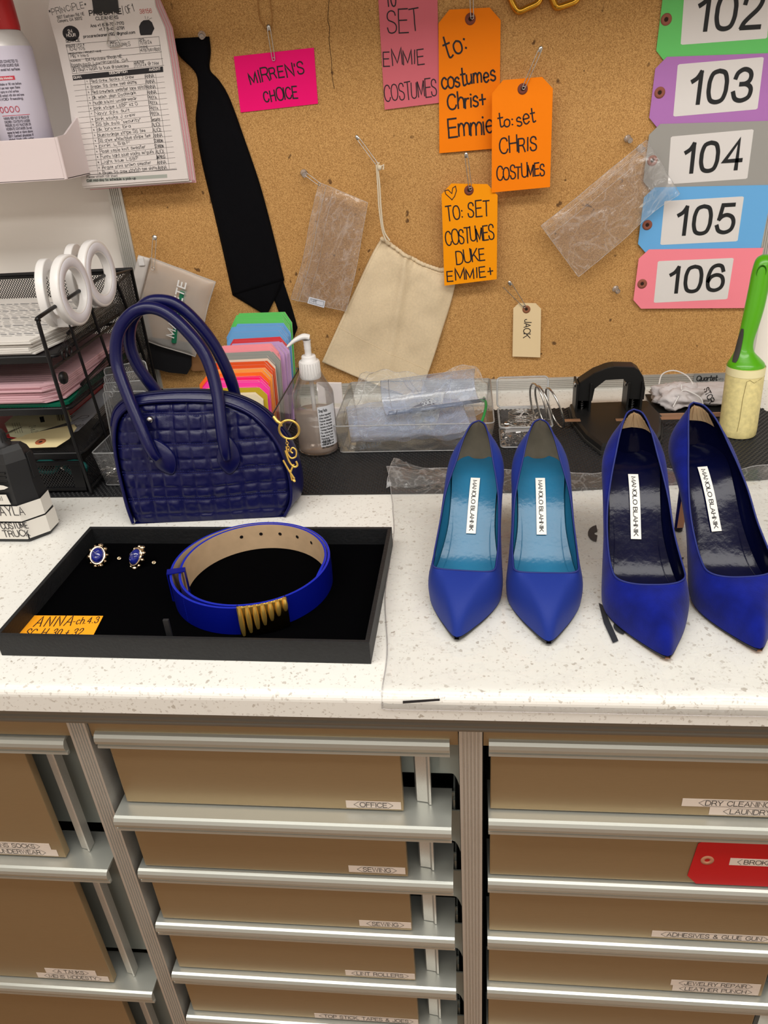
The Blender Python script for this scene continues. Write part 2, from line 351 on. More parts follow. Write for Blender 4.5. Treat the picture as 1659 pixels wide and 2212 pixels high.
# ---------------------------------------------------------------- materials
white = mat('white_plastic', (232, 230, 228), .35)
black = mat('black_plastic', (22, 23, 25), .38)
ink = mat('marker_ink', (22, 16, 24), .6)
printink = mat('print_ink', (24, 26, 28), .6)
steel = mat('steel_wire', (190, 188, 184), .22, metal=1)
gold = mat('gold_metal', (255, 214, 112), .32, metal=.85)
alu = mat('aluminium', (204, 202, 196), .34, metal=.55, namt=.05, nscale=900)
alu_pull = mat('satin_pull_metal', (192, 195, 188), .33, metal=.65)
alu_dark = mat('anodised_edge', (116, 108, 96), .45, metal=.25)
paper = mat('white_paper', (226, 222, 216), .8)
clear = film('clear_acrylic', haze=.035, gloss=.35)
clear_edge = film('acrylic_edge', tint=(.75, .77, .78), haze=.30, hazecol=(.78, .79, .8), gloss=1.5)

def cork_mat():
    m = bpy.data.materials.new('cork'); m.use_nodes = True; nt = m.node_tree; b = nt.nodes['Principled BSDF']; b.inputs['Roughness'].default_value = .85
    tc = nt.nodes.new('ShaderNodeTexCoord')
    def n(t, **k):
        x = nt.nodes.new(t)
        for a, v in k.items(): x.inputs[a].default_value = v
        nt.links.new(tc.outputs['Object'], x.inputs['Vector']); return x
    a = n('ShaderNodeTexNoise', Scale=760, Detail=4, Roughness=.65); c = n('ShaderNodeTexVoronoi', Scale=480); e = n('ShaderNodeTexNoise', Scale=7, Detail=3)
    r = nt.nodes.new('ShaderNodeValToRGB'); r.color_ramp.elements[0].position = .30; r.color_ramp.elements[0].color = (*lin((136, 92, 44)), 1)
    r.color_ramp.elements[1].position = .70; r.color_ramp.elements[1].color = (*lin((226, 180, 116)), 1)
    k = r.color_ramp.elements.new(.5); k.color = (*lin((194, 146, 84)), 1)
    nt.links.new(a.outputs[0], r.inputs[0])
    r2 = nt.nodes.new('ShaderNodeValToRGB'); r2.color_ramp.elements[0].position = .0; r2.color_ramp.elements[0].color = (.62, .6, .56, 1); r2.color_ramp.elements[1].position = .25; r2.color_ramp.elements[1].color = (1, 1, 1, 1)
    nt.links.new(c.outputs['Distance'], r2.inputs[0])
    mx = nt.nodes.new('ShaderNodeMix'); mx.data_type = 'RGBA'; mx.blend_type = 'MULTIPLY'; mx.inputs[0].default_value = .8
    nt.links.new(r.outputs[0], mx.inputs[6]); nt.links.new(r2.outputs[0], mx.inputs[7])
    s = n('ShaderNodeTexNoise', Scale=55, Detail=2); rs = nt.nodes.new('ShaderNodeValToRGB'); rs.color_ramp.elements[0].position = .24; rs.color_ramp.elements[0].color = (.3, .26, .22, 1)
    rs.color_ramp.elements[1].position = .28; rs.color_ramp.elements[1].color = (1, 1, 1, 1); nt.links.new(s.outputs[0], rs.inputs[0])
    m2 = nt.nodes.new('ShaderNodeMix'); m2.data_type = 'RGBA'; m2.blend_type = 'MULTIPLY'; m2.inputs[0].default_value = 1
    nt.links.new(mx.outputs[2], m2.inputs[6]); nt.links.new(rs.outputs[0], m2.inputs[7]); nt.links.new(m2.outputs[2], b.inputs['Base Color'])
    bp = nt.nodes.new('ShaderNodeBump'); bp.inputs['Strength'].default_value = .2; bp.inputs['Distance'].default_value = .001
    nt.links.new(a.outputs[0], bp.inputs['Height']); nt.links.new(bp.outputs[0], b.inputs['Normal']); return m
cork = cork_mat()

def quartz_mat():
    m = bpy.data.materials.new('speckled_quartz'); m.use_nodes = True; nt = m.node_tree; b = nt.nodes['Principled BSDF']; b.inputs['Roughness'].default_value = .3
    tc = nt.nodes.new('ShaderNodeTexCoord'); base = (*lin((234, 233, 227)), 1); cur = None
    dn = nt.nodes.new('ShaderNodeTexNoise'); dn.inputs['Scale'].default_value = 260; nt.links.new(tc.outputs['Object'], dn.inputs['Vector'])
    wp = nt.nodes.new('ShaderNodeMix'); wp.data_type = 'VECTOR'; wp.inputs[0].default_value = .006
    nt.links.new(tc.outputs['Object'], wp.inputs[4]); nt.links.new(dn.outputs['Color'], wp.inputs[5])
    for sc_, rad, dens, col in ((130, .28, .80, (182, 175, 164)), (230, .34, .70, (192, 185, 175)), (85, .14, .84, (160, 149, 138)), (340, .32, .60, (202, 197, 189))):
        v = nt.nodes.new('ShaderNodeTexVoronoi'); v.inputs['Scale'].default_value = sc_; nt.links.new(wp.outputs[1], v.inputs['Vector'])
        lt = nt.nodes.new('ShaderNodeMath'); lt.operation = 'LESS_THAN'; lt.inputs[1].default_value = rad; nt.links.new(v.outputs['Distance'], lt.inputs[0])
        sp = nt.nodes.new('ShaderNodeSeparateColor'); nt.links.new(v.outputs['Color'], sp.inputs[0])
        gt = nt.nodes.new('ShaderNodeMath'); gt.operation = 'GREATER_THAN'; gt.inputs[1].default_value = dens; nt.links.new(sp.outputs[0], gt.inputs[0])
        mu = nt.nodes.new('ShaderNodeMath'); mu.operation = 'MULTIPLY'; nt.links.new(lt.outputs[0], mu.inputs[0]); nt.links.new(gt.outputs[0], mu.inputs[1])
        m3 = nt.nodes.new('ShaderNodeMath'); m3.operation = 'MULTIPLY'; nt.links.new(mu.outputs[0], m3.inputs[0]); nt.links.new(sp.outputs[1], m3.inputs[1])
        mx = nt.nodes.new('ShaderNodeMix'); mx.data_type = 'RGBA'; nt.links.new(m3.outputs[0], mx.inputs[0])
        if cur is None: mx.inputs[6].default_value = base
        else: nt.links.new(cur, mx.inputs[6])
        mx.inputs[7].default_value = (*lin(col), 1); cur = mx.outputs[2]
    nt.links.new(cur, b.inputs['Base Color']); return m
quartz = quartz_mat()

def wood_mat():
    m = mat('floor_boards', (140, 100, 58), .35, namt=.25, nscale=9, stretch=(1, 8, 1)); return m

# ---------------------------------------------------------------- room
def struct(name, a, b, m):
    mb = MB(); mb.box(a, b, m); return setp(mb.build(name), kind='structure')
wallm = mat('gloss_white_wall', (250, 244, 236), .25, namt=.02, nscale=3)
FL = -.93
struct('floor', (-1.9, -1.6, FL-.02), (1.9, 1.36, FL), wood_mat())
struct('ceiling', (-1.9, -1.6, 1.40), (1.9, 1.36, 1.42), mat('ceiling_white', (215, 213, 208), .6))
struct('wall_back', (-1.9, 1.302, FL), (1.9, 1.36, 1.4), wallm)
struct('overhang_light_block', (-1.9, .96, .75), (1.9, 1.302, 1.4), mat('light_block_grey', (150, 146, 140), .5))  # unseen overhang, added to shade the upper part of the cork
struct('wall_left', (-1.94, -1.6, FL), (-1.9, 1.36, 1.4), wallm)
struct('wall_right', (1.9, -1.6, FL), (1.94, 1.36, 1.4), wallm)
struct('wall_front', (-1.9, -1.64, FL), (1.9, -1.6, 1.4), mat('pale_panel_wall', (190, 184, 178), .5))

# ---------------------------------------------------------------- corkboard
YC = 1.284                                   # cork face
b_ = thing('corkboard', (-.05, 1.295, 0), 'big cork pin board in a ribbed aluminium frame standing on the worktop', 'pin board')
mb = MB(); mb.box((-.552, YC, .018), (.452, 1.298, .98), cork); mb.build('cork_panel', b_)
def rib_profile(wd, n, dp):
    """(across, depth) outline of a ribbed frame bar"""
    pr = [(0, 0)]; pr.append((0, dp))
    g0 = wd*.18; g1 = wd*.86; st = (g1-g0)/n
    for i in range(n):
        a = g0+i*st; pr += [(a, dp), (a+st*.12, dp-.0016), (a+st*.42, dp-.0016), (a+st*.54, dp)]
    pr += [(wd, dp), (wd, 0)]; return pr
mb = MB(); pr = rib_profile(.024, 5, .0135)
yb = 1.300
mb.loft([[V(x, yb-.006-d, .022-a) for a, d in pr] for x in (-.572, .476)], alu, True, True, False)
mb.build('frame_bar', b_)
for x0, sgn in ((-.552, -1), (.452, 1)):
    mb = MB(); mb.loft([[V(x0+sgn*a, yb-.006-d, z) for a, d in pr] for z in (.0, .99)], alu, True, True, False); mb.build('frame_bar', b_)
mb = MB(); mb.T = frame((.384, yb-.0200, .0005), (1, 0, 0), (0, 0, 1))
mb.prism(rrect(0, .0, .068, .0215, .0006), 0, .0012, mat('maker_plate', (150, 152, 152), .4, metal=.3))
text(mb, 'Quartet', .005, .0095, .0085, .0018, .0014, printink, gap=.14, slant=.05)
text(mb, 'MFG. CO.', .040, .0095, .0035, .0004, .0014, printink)
text(mb, 'SKOKIE, ILLINOIS 60077', .008, .0035, .0035, .0004, .0014, printink)
mb.build('name_plate', b_)
# seam hair line in the cork
mb = MB(); pts = [on_y(x, y, YC-.0004) for x, y in ((712, -10), (708, 40), (712, 60), (711, 90), (716, 130), (717, 160), (722, 192))]
mb.tube(cr(pts, 5), .00035, mat('dark_thread', (70, 44, 24), .8), 4)
setp(mb.build('thread'), 'dark loose thread lying down the cork right of the pink card', 'thread')

# ---------------------------------------------------------------- worktop and cabinets
YF = .5095
wt = thing('worktop', (0, .9, -.03), 'white speckled stone worktop with a rounded front edge over the drawers', 'worktop')
mb = MB(); pr = [(1.302, 0)]+[(YF+.009-.009*math.sin(math.radians(a)), -.009+.009*math.cos(math.radians(a))) for a in range(0, 91, 15)]+[(YF, -.0275), (1.302, -.0275)]
mb.loft([[V(x, y, z) for y, z in pr] for x in (-1.5, 1.5)], quartz, True, True, False)
o = mb.build('slab', wt)
mb = MB(); y0 = YF+.012
pr = [(y0+.03, -.0275), (y0, -.0275), (y0, -.0425), (y0+.002, -.0435), (y0+.002, -.0455), (y0, -.0465), (y0, -.0485), (y0+.0025, -.0495), (y0+.0025, -.0515), (y0+.001, -.0525), (y0+.001, -.0545), (y0+.03, -.0545)]
mb.loft([[V(x, y, z) for y, z in pr] for x in (-1.5, 1.5)], alu_dark, True, True, False)
mb.build('edge_trim', wt)

YP = YF+.016                                  # face of posts
face_m = mat('brushed_drawer_face', (160, 139, 106), .40, metal=.55, namt=.03, nscale=60, stretch=(1, 1, 40))
shell_m = mat('grey_sheet_metal', (150, 156, 150), .42, metal=.3)
darkgap = mat('cabinet_inside', (26, 25, 24), .8)
tape_m = mat('label_tape', (222, 208, 196), .5)
def post(x0, x1):
    pr = [(0, .04), (0, 0)]; W = x1-x0
    for a in (.14, .30, .46, .62, .78):
        pr += [(a*W, 0), (a*W+.0004, .0016), (a*W+.0016, .0016), (a*W+.002, 0)]
    pr += [(W, 0), (W, .04)]
    mb = MB(); mb.loft([[V(x0+a, YP+d, z) for a, d in pr] for z in (-.90, -.0555)], alu, True, True, False); return mb
def pull_profile(z, off, po=.004):
    """(y, z) section of the drawer pull: shelf, rounded lip, groove, small lip"""
    y = YP+.006-off-po-.006
    return [(y+.055, z), (y+.006, z), (y+.003, z-.001), (y+.0008, z-.004), (y, z-.008), (y+.001, z-.0125), (y+.005, z-.0145), (y+.006, z-.016), (y+.003, z-.0168), (y+.0025, z-.0195), (y+.004, z-.0205), (y+.007, z-.0205), (y+.007, z-.003), (y+.055, z-.003)]
def tape(parent, x1, z0, wd, s, yy, name='name_label', size=.0062, left_hint=True, partial=0):
    mb = MB(); mb.T = frame((x1-wd, yy, z0), (1, 0, 0), (0, 0, 1))
    mb.prism([(0, 0), (wd, 0), (wd, .0105), (0, .0105)], 0, .0003, tape_m)
    W = text_w(s, size, .17)*1.12; x = (wd-W)/2 if not partial else partial
    text(mb, s, x, .0023, size, .00065, .0005, printink, gap=.17, xs=1.12)
    for sg, xx in ((-1, x-.0022), (1, x+W+.0022)):
        mb.ribbon([(xx-sg*.001, .0095), (xx+sg*.0042, .0053), (xx-sg*.001, .0012)], .0004, .0005, printink)
    mb.ribbon([(x-.0012, .0095), (x+W+.0012, .0095)], .0003, .0005, printink); mb.ribbon([(x-.0012, .0012), (x+W+.0012, .0012)], .0003, .0005, printink)
    mb.build(name, parent)
def cabinet(x0, x1, tops, faces_x, latch_x, tapes, label, offs, pos):
    c = thing('drawer_cabinet', ((x0+x1)/2, .85, -.9), label, 'drawer cabinet', 'drawer cabinets under the worktop')
    mb = MB(); mb.box((x0+.001, YP+.06, -.90), (x1-.001, 1.2, -.90+.01), shell_m); mb.box((x0+.001, 1.19, -.9), (x1-.001, 1.2, -.056), darkgap)
    mb.box((x0+.001, YP+.05, -.9), (x0+.003, 1.2, -.056), darkgap); mb.box((x1-.003, YP+.05, -.9), (x1-.001, 1.2, -.056), darkgap)
    mb.build('carcass', c)
    mb = MB(); mb.box((x0+.001, YP+.004, -.0790), (x1-.001, YP+.02, -.0560), face_m); mb.build('top_rail', c)
    fx0, fx1 = faces_x; px0, px1 = x0+.006, x1-.009
    for i, (z, off) in enumerate(zip(tops, offs)):
        zb = tops[i+1] if i+1 < len(tops) else z-.1
        yf = YP+.006-off
        # the front is a mesh part that carries pull, tapes and latch
        mb = MB(); mb.box((fx0, yf, zb+.0022), (fx1, yf+.010, z-.016), face_m, .0012)
        # box of the drawer behind the front
        mb.box((px0+.004, yf+.035, zb+.02), (px1+.003, yf+.037, z-.004), shell_m)
        mb.box((px1+.001, yf+.03, zb+.035), (px1+.003, yf+.34, z-.010), shell_m); mb.box((px0+.004, yf+.03, zb+.025), (px0+.006, yf+.34, z-.010), shell_m)
        d = mb.build('drawer', c)
        mb = MB(); mb.loft([[V(x, y, zz) for y, zz in pull_profile(z, off, pos[i])] for x in (px0, px1)], alu_pull, True, True, False); mb.build('pull', d)
        if latch_x:
            a, b2 = latch_x; zt, zl = z-.02, zb+.001
            mb = MB(); P = [[V(a, yf+.020, q), V(a+.002, yf+.0145, q), V(b2-.004, yf+.013, q), V(b2-.002, yf+.010, q), V(b2, yf+.010, q), V(b2, yf+.022, q)] for q in (zt, (zt+zl)/2, zl)]
            mb.loft(P, alu, True, True, False); mb.build('latch_strip', d)
            mb = MB()          # curved side flange beside the post
            poly = [(px1-.012, z-.022), (px1+.008, z-.022), (px1+.008, zb+.012)]+[(px1+.008-.006*t, zb+.012+.017*math.sin(t*1.4)) for t in (.3, .6, 1.0)]+[(px1-.012, zb+.034)]
            mb.T = frame((0, yf+.028, 0), (1, 0, 0), (0, 0, 1)); mb.prism(poly, 0, .0015, shell_m); mb.build('side_flange', d)
        for t in tapes.get(i, []): tape(d, t[0], t[1], t[2], t[3], yf-.0002, size=t[4] if len(t) > 4 else .0062, partial=t[5] if len(t) > 5 else 0)
    return c
mid = [-.0715, -.179, -.279, -.377, -.477, -.575, -.675, -.775]
cabinet(-.380, -.010, mid, (-.366, -.068), (-.057, -.040),
    {0: [(-.0705, -.179+.005, .057, 'OFFICE')], 1: [(-.0705, -.279+.007, .062, 'SEWING')], 2: [(-.0685, -.377+.007, .060, 'SEWING')], 3: [(-.0685, -.477+.006, .085, 'LINT ROLLERS')], 4: [(-.0685, -.575+.004, .134, 'TOP STICK, TAPES & JOES')]},
    'middle aluminium drawer cabinet with narrow drawers marked OFFICE, SEWING and LINT ROLLERS', [0, .004, .003, .003, .003, .003, 0, 0], [.003, .012, .003, .004, .005, .005, .004, .004])
right = [-.070, -.171, -.270, -.370, -.470, -.569, -.67, -.77]
rc = cabinet(.012, .445, right, (.020, .332), (.345, .362),
    {0: [], 2: [(.330, -.370+.006, .132, 'ADHESIVES & GLUE GUN')], 3: [(.328, -.470+.0155, .099, 'JEWELRY REPAIR'), (.328, -.470+.0045, .096, 'LEATHER PUNCH')], },
    'right aluminium drawer cabinet with the red BROKEN tag and the ADHESIVES drawer', [0, .003, .002, .002, .002, .002, 0, 0], [.002, .007, .004, .006, .006, .006, .004, .004])
post(.4455, .466).build('end_post', rc)
mb = MB(); mb.box((.447, YP+.03, -.90), (.465, 1.2, -.056), shell_m); mb.build('end_panel', rc)
left = [-.081, -.277, -.520, -.76]
cabinet(-.90, -.399, left, (-.86, -.462), (-.452, -.438),
    {0: [(-.476, -.277+.0155, .11, 'MENS SOCKS', .0062, .038), (-.470, -.277+.005, .125, 'MENS UNDERWEAR', .0062, .028)], 1: [(-.4815, -.520+.0165, .069, 'A TANKS'), (-.467, -.520+.005, .098, 'MENS MODESTY')]},
    'left aluminium drawer cabinet with tall drawers marked MENS SOCKS and TANKS', [0, .004, .004, 0], [.004, .007, .007, .005])
for (a, b2), lb in (((-.399, -.380), 'ribbed aluminium post between the left and middle drawers'), ((-.010, .012), 'ribbed aluminium post between the middle and right drawers')):
    setp(post(a, b2).build('cabinet_post'), lb, 'post', 'ribbed posts between the drawer cabinets')
# wide name tapes on the right cabinet's top drawer
rd = [o for o in sc.objects if o.name.startswith('drawer') and o.type == 'MESH' and o.parent and o.parent.get('label', '').startswith('right')]
d0 = rd[0]
tape(d0, .330, -.171+.0155, .125, 'DRY CLEANING BOX', YP+.006-.0002)
tape(d0, .330, -.171+.0045, .098, 'LAUNDRY TIDE', YP+.006-.0002)

def tag_poly(w, h, c): return [(c, 0), (w, 0), (w, h), (c, h), (0, h-c), (0, c)]
# red tag hanging on the second drawer of the right cabinet
T = frame((.2225, YP+.0025, -.2675), (1, 0, -.0), (0, 0, 1))
rt = thing('shipping_tag', T.translation, 'red shipping tag marked BROKEN stuck to the right drawer cabinet', 'tag')
mb = MB(); mb.T = T; mb.prism([(x, y) for x, y in [(.010, 0), (.15, 0), (.15, .073), (.016, .073), (.004, .062), (0, .012)]], 0, .0005, mat('red_tag_card', (190, 16, 24), .5)); mb.build('card', rt)
mb = MB(); mb.T = T; mb.lathe([(.0065, .0006), (.0065, .0012), (.003, .0014), (.0026, .0006)], mat('eyelet_pale_brown', (190, 130, 100), .6), (.016, .038, 0), 20); mb.build('eyelet', rt)
mb = MB(); mb.T = T @ Matrix.Translation((.038, .032, 0)); mb.prism([(0, 0), (.1, 0), (.1, .0105), (0, .0105)], .0005, .0008, tape_m)
text(mb, 'BROKEN', .014, .0023, .0062, .00065, .001, printink, gap=.17, xs=1.12); mb.ribbon([(.0115, .0095), (.0075, .0053), (.0115, .0012)], .0004, .001, printink); mb.build('name_label', rt)

# ---------------------------------------------------------------- rubber mat
def mat_poly():
    return [(-1.1, .900), (.10, .895), (.50, .935), (.50, 1.06), (.452, 1.190), (-1.1, 1.185)]
mb = MB(); rub = mat('black_rubber_grip', (30, 31, 33), .42)
mb.T = Matrix.Translation((0, 0, .0003)); mb.prism(mat_poly(), 0, .0012, rub)
# raised pips in staggered rows, one mesh, they are the mat's surface pattern
pip = []; mb.T = Matrix.Identity(4)
def front_y(x): return .899 if x < .10 else lerp(.897, .936, (x-.1)/.4)
st = .0070
vs = []; fs = []
row = 0; y = .897
while y < 1.188:
    x = -.75+(st/2 if row % 2 else 0)
    while x < .47:
        if y > front_y(x)-.001 and not (x > .452+(1.19-y)*.4):
            hh = .0026; r = .0026; k = len(vs)
            vs += [(x-r, y-.0010, .001), (x, y-r*1.1, .001), (x+r, y-.0010, .001), (x+r, y+.001, .001), (x, y+r, .001), (x-r, y+.001, .001), (x-.0013, y-.0009, hh), (x+.0013, y-.0009, hh), (x+.0010, y+.0010, hh), (x-.0010, y+.0010, hh)]
            fs += [(k, k+1, k+7, k+6), (k+1, k+2, k+7), (k+2, k+3, k+8, k+7), (k+3, k+4, k+8), (k+4, k+5, k+9, k+8), (k+5, k, k+6, k+9), (k+6, k+7, k+8, k+9)]
        x += st
    y += st*.62; row += 1
mb.add(vs, fs, rub, True)
setp(mb.build('grip_mat', loc=(0, 1.0, 0)), 'black studded rubber grip mat along the back of the worktop', 'mat')
# ---------------------------------------------------------------- pumps
satin = mat('royal_blue_satin', (20, 46, 134), .6, sheen=.05, spec=.3, bump=.15, bscale=1500)
suede = mat('royal_blue_suede', (10, 24, 116), .95, sheen=.12, namt=.3, nscale=45, spec=.15, bump=.3, bscale=700)
trimb = mat('dark_blue_binding', (24, 38, 112), .6)
teal = mat('teal_leather_lining', (40, 112, 150), .19, spec=.36, bump=.2, bscale=220, namt=.06, nscale=30)
navyl = mat('navy_leather_lining', (7, 10, 42), .15, spec=.26, bump=.22, bscale=120, namt=.1, nscale=30)
grey_suede = mat('grey_brown_suede', (124, 116, 100), .95, namt=.12, nscale=60)
soleb = mat('dark_sole_edge', (22, 20, 28), .5)
tan = mat('tan_leather', (188, 140, 110), .5)
beige = mat('ribbed_beige_grip', (214, 184, 144), .8)
lab_w = mat('white_satin_label', (238, 236, 230), .5)
def shoe(name, A, B, Hh, top, labtxt, bend=0, style=1, HW=.0385, th=.255, wtop=1.0):
    L = (Vector(B)-Vector(A)).length; ax = (Vector(B)-Vector(A)).normalized(); la = Vector((ax.y, -ax.x))
    def W(s, u, z):
        c = bend*math.sin(math.pi*min(1, max(0, s/L)))
        return Vector((A[0]+ax.x*s+la.x*(u+c), A[1]+ax.y*s+la.y*(u+c), z+MATZ))
    k = HW/.0385
    zt = [(0, .0058), (.06, .0042), (.16, .0032), (.30, .0040), (.38, .009), (.48, .20*Hh), (.60, .47*Hh), (.72, .76*Hh), (.82, .93*Hh), (.92, 1.0*Hh), (1, 1.02*Hh)]
    zs = lambda s: interp(zt, s/L)
    wt_ = [(0, .0022), (.03, .0072), (.08, .0140), (.16, .0245), (.24, .0330), (.31, .0375), (.38, .0378), (.48, .0330), (.60, .0270), (.72, .0262), (.82, .0278), (.90, .0262), (.95, .0215), (.985, .0125), (1, 0)]
    wd = lambda s: interp(wt_, s/L)*k
    # outline points per side
    N = 44
    def sb(q): return L*(1-(1-q)**1.25) if q > .6 else L*(q/.6)**1.3*(1-.4**1.25)
    q1 = .40
    wo = [(.22, .0300), (.30, .0322), (.40, .0325), (.52, .0312), (.62, .0292), (.72, .0245), (.80, .0196), (.86, .0160), (.93, .0108), (.975, .0062), (1, 0)]
    st = th*L
    ztop_t = [(th, .044), (.34, .047), (.44, .050+.05*Hh), (.55, .060+.10*Hh), (.66, .055+.40*Hh), (.78, top*.78), (.89, top*.93), (.96, top*.99), (1, top)]
    def topline(q):
        if q < q1:
            t = q/q1; n_ = 5.0 if style == 1 else 2.6
            uw = interp(wo, .30)*k*wtop
            a = t*math.pi/2
            u = uw*math.sin(a)**(2/n_) if a > 0 else 0
            dc = 1-(max(0, math.cos(a)))**(2/n_)
            s = st+dc*(.30*L*.22 if style == 1 else .30*L*.28)
            return s, u, interp(ztop_t, s/L)
        t = (q-q1)/(1-q1); s_a = st+(.30*L*.22 if style == 1 else .30*L*.28)
        s = lerp(s_a, L-.003, 1-(1-t)**1.35); f = (s-s_a)/(L-.003-s_a)
        fr = lerp(s_a/L, 1, f)
        u0 = interp(wo, fr)*k*wtop
        if fr < .36: u0 = lerp(interp(wo, .30)*k*wtop, u0, max(0, (fr-s_a/L)/(.36-s_a/L)))
        return s, u0, interp(ztop_t, fr)
    cols = []
    for i in range(N+1):
        q = i/N; s = sb(q); cols.append((s, wd(s) if i else 0.0, zs(s), *topline(q)))
    K = 11
    def grid(off, sgn, vr=(0, 1), zadd=0):
        G = []
        for (s, u, z, s2, u2, z2) in cols:
            Bp = Vector((s, u, z+zadd)); Tp = Vector((s2, u2, z2)); D = Tp-Bp; hd = Vector((D.x, D.y, 0)); hl = hd.length
            fwd_ = max(0, min(1, hl/.05))            # 1 over the toes, 0 along the sides
            outv = Vector((0, 1, 0)) if s < L*.9 else Vector((max(0, (s-L*.9)/(L*.1)), 1-max(0, (s-L*.9)/(L*.1))*.98, 0)).normalized()
            bl = interp([(0, .0038), (.35, .0038), (.55, .0078), (.72, .0115), (.85, .0125), (.93, .0095), (1, .005)], s/L)
            P1 = Bp+Vector((0, 0, lerp(.50*D.z, .62*D.z, fwd_)))+outv*lerp(bl, 0.0, fwd_)+hd*.05
            P2 = Tp-hd*lerp(.1, .48, fwd_)-Vector((0, 0, lerp(.35, .12, fwd_)*D.z))+outv*lerp(bl*.8, 0, fwd_)
            col = []
            for j in range(K+1):
                v = lerp(vr[0], vr[1], j/K); p = (1-v)**3*Bp+3*(1-v)**2*v*P1+3*(1-v)*v*v*P2+v**3*Tp
                col.append(p)
            G.append(col)
        out = []
        for i, c in enumerate(G):
            r = []
            for j, p in enumerate(c):
                a = G[min(i+1, N)][j]-G[max(i-1, 0)][j]; b = c[min(j+1, K)]-c[max(j-1, 0)]
                n = a.cross(b)
                n = n.normalized() if n.length > 1e-12 else Vector((0, 0, 1))
                if i == 0: n = Vector((n.x, 0, n.z)).normalized() if n.length else n
                q = p-n*off*(-1)
                if off and (i == 0 or i == N): q.y = 0
                if off: q = p+n*off
                if off: q.y = max(0, q.y)
                if off and (i == 0 or i == N): q.y = 0
                r.append(W(q.x, q.y*sgn, q.z))
            out.append(r)
        return out
    up = mat_up = satin if style == 1 else suede; lin_ = teal if style == 1 else navyl
    c0 = W(L/2, 0, 0)
    lab = labtxt[0]
    T = thing('high_heel_pump', (c0.x, c0.y, MATZ), lab, 'shoe', labtxt[1])
    mb = MB(); mb.surf(grid(0, 1), up, True, True); mb.surf(grid(0, -1), up, True, False)
    mb.build('upper', T, weld=True)
    mb = MB(); g1 = grid(-.0013, 1); g2 = grid(-.0013, -1)
    # pick the offset direction that goes inwards
    if (g1[N//2+4][3]-W(L*.6, 0, .05)).length > (grid(0, 1)[N//2+4][3]-W(L*.6, 0, .05)).length: g1 = grid(.0013, 1); g2 = grid(.0013, -1)
    cut = next(i for i, c in enumerate(cols) if c[3] > L*.80)
    back = grey_suede if style == 1 else navyl
    mb.surf(g1[:cut+1], lin_, True, False); mb.surf(g2[:cut+1], lin_, True, True)
    mb.surf(g1[cut:], back, True, False); mb.surf(g2[cut:], back, True, True)
    mb.build('lining', T, weld=True)
    if style == 2:
        mb = MB()
        sgn_off = -.0026 if g1 == grid(-.0013, 1) else .0026
        for sg, fl in ((1, False), (-1, True)):
            g = grid(sgn_off, sg, (.55, .97)); c2 = next(i for i, c in enumerate(cols) if c[3] > L*.90)
            mb.surf(g[c2:], beige, True, fl)
            # ribs of the grip
            for i in range(c2, N, 1):
                mb.tube([g[i][j].lerp(g[i+1][j], .5) for j in range(1, K)], .0006, beige, 4)
        mb.build('heel_grip', T)
    # footbed
    mb = MB(); G = []
    for i in range(49):
        s = L*(.04+.945*i/48); w0 = wd(s)*.965-.0006; r = []
        for j in range(15):
            e = (j/7-1); r.append(W(s, e*w0, zs(s)+.0030+.0035*abs(e)**3+.0012*math.exp(-((s/L-.86)/.07)**2)*abs(e)))
        G.append(r)
    mb.surf(G, lin_, True, False)
    # raised edge of the padded insole
    for sg in (1, -1):
        P = [W(L*(.30+.66*i/40), sg*max(.0, (wd(L*(.30+.66*i/40))*.86-.0006-.004*math.exp(-((i-12)/7)**2))), zs(L*(.30+.66*i/40))+.0046) for i in range(41)]
        mb.tube(P, .0006, lin_, 5)
    mb.build('insole', T)
    # outsole
    mb = MB(); R1 = []; R2 = []
    for off, R, sc_ in ((-.0006, R1, 1.0), (-.0030, R2, .965)):
        for i in range(31):
            s = L*(i/30); R.append((s, wd(s)*sc_, zs(s)+off))
    topg = [[W(a, u, z), W(a, -u, z)] for a, u, z in R1]; botg = [[W(a, u, z), W(a, -u, z)] for a, u, z in R2]
    mb.surf(topg, soleb, True, False); mb.surf(botg, tan if style == 2 else soleb, True, True)
    for k2, fl in ((0, False), (1, True)):
        mb.surf([[topg[i][k2], botg[i][k2]] for i in range(31)], soleb, True, fl)
    mb.build('sole', T)
    # stiletto heel
    mb = MB(); rings = []
    for f, s0, rl, rw in ((1.0, .885, .024, .0225), (.93, .895, .021, .019), (.84, .910, .0155, .0130), (.70, .930, .0100, .0085), (.5, .945, .0072, .0062), (.3, .952, .0058, .0052), (.04, .955, .0050, .0046)):
        ring = []
        for q in range(16):
            a = 2*math.pi*q/16; sx_ = math.cos(a)*rl*(1 if math.cos(a) > 0 else .7); zz = f*Hh
            s = L*s0+sx_
            if f > .99: zz = zs(min(L, max(0, s)))-.0008
            ring.append(W(s, math.sin(a)*rw, zz))
        rings.append(ring)
    mb.loft(rings, up, True, True, True); mb.build('heel', T)
    mb = MB(); mb.loft([[W(L*.955+math.cos(2*math.pi*q/12)*.0048, math.sin(2*math.pi*q/12)*.0044, z) for q in range(12)] for z in (0, .04*Hh)], soleb); mb.build('heel_tip', T)
    if style == 2:
        mb = MB(); P = [[W(L*s0-rl*.7-.0003, e*rw*.8, f*Hh) for e in (-1, 1)] for f, s0, rl, rw in ((.93, .895, .021, .019), (.84, .910, .0155, .0130), (.70, .930, .0100, .0085), (.5, .945, .0072, .0062), (.3, .952, .0058, .0052), (.05, .955, .0050, .0046))]
        mb.surf(P, tan, True, True); mb.build('heel_breast', T)
    # binding along the opening
    g = grid(0, 1); h_ = grid(0, -1); loop = [c[-1] for c in g]+[c[-1] for c in h_[::-1]][1:-1]
    mb = MB(); mb.tube(loop, .00095, trimb, 6, closed=True); mb.build('binding', T)
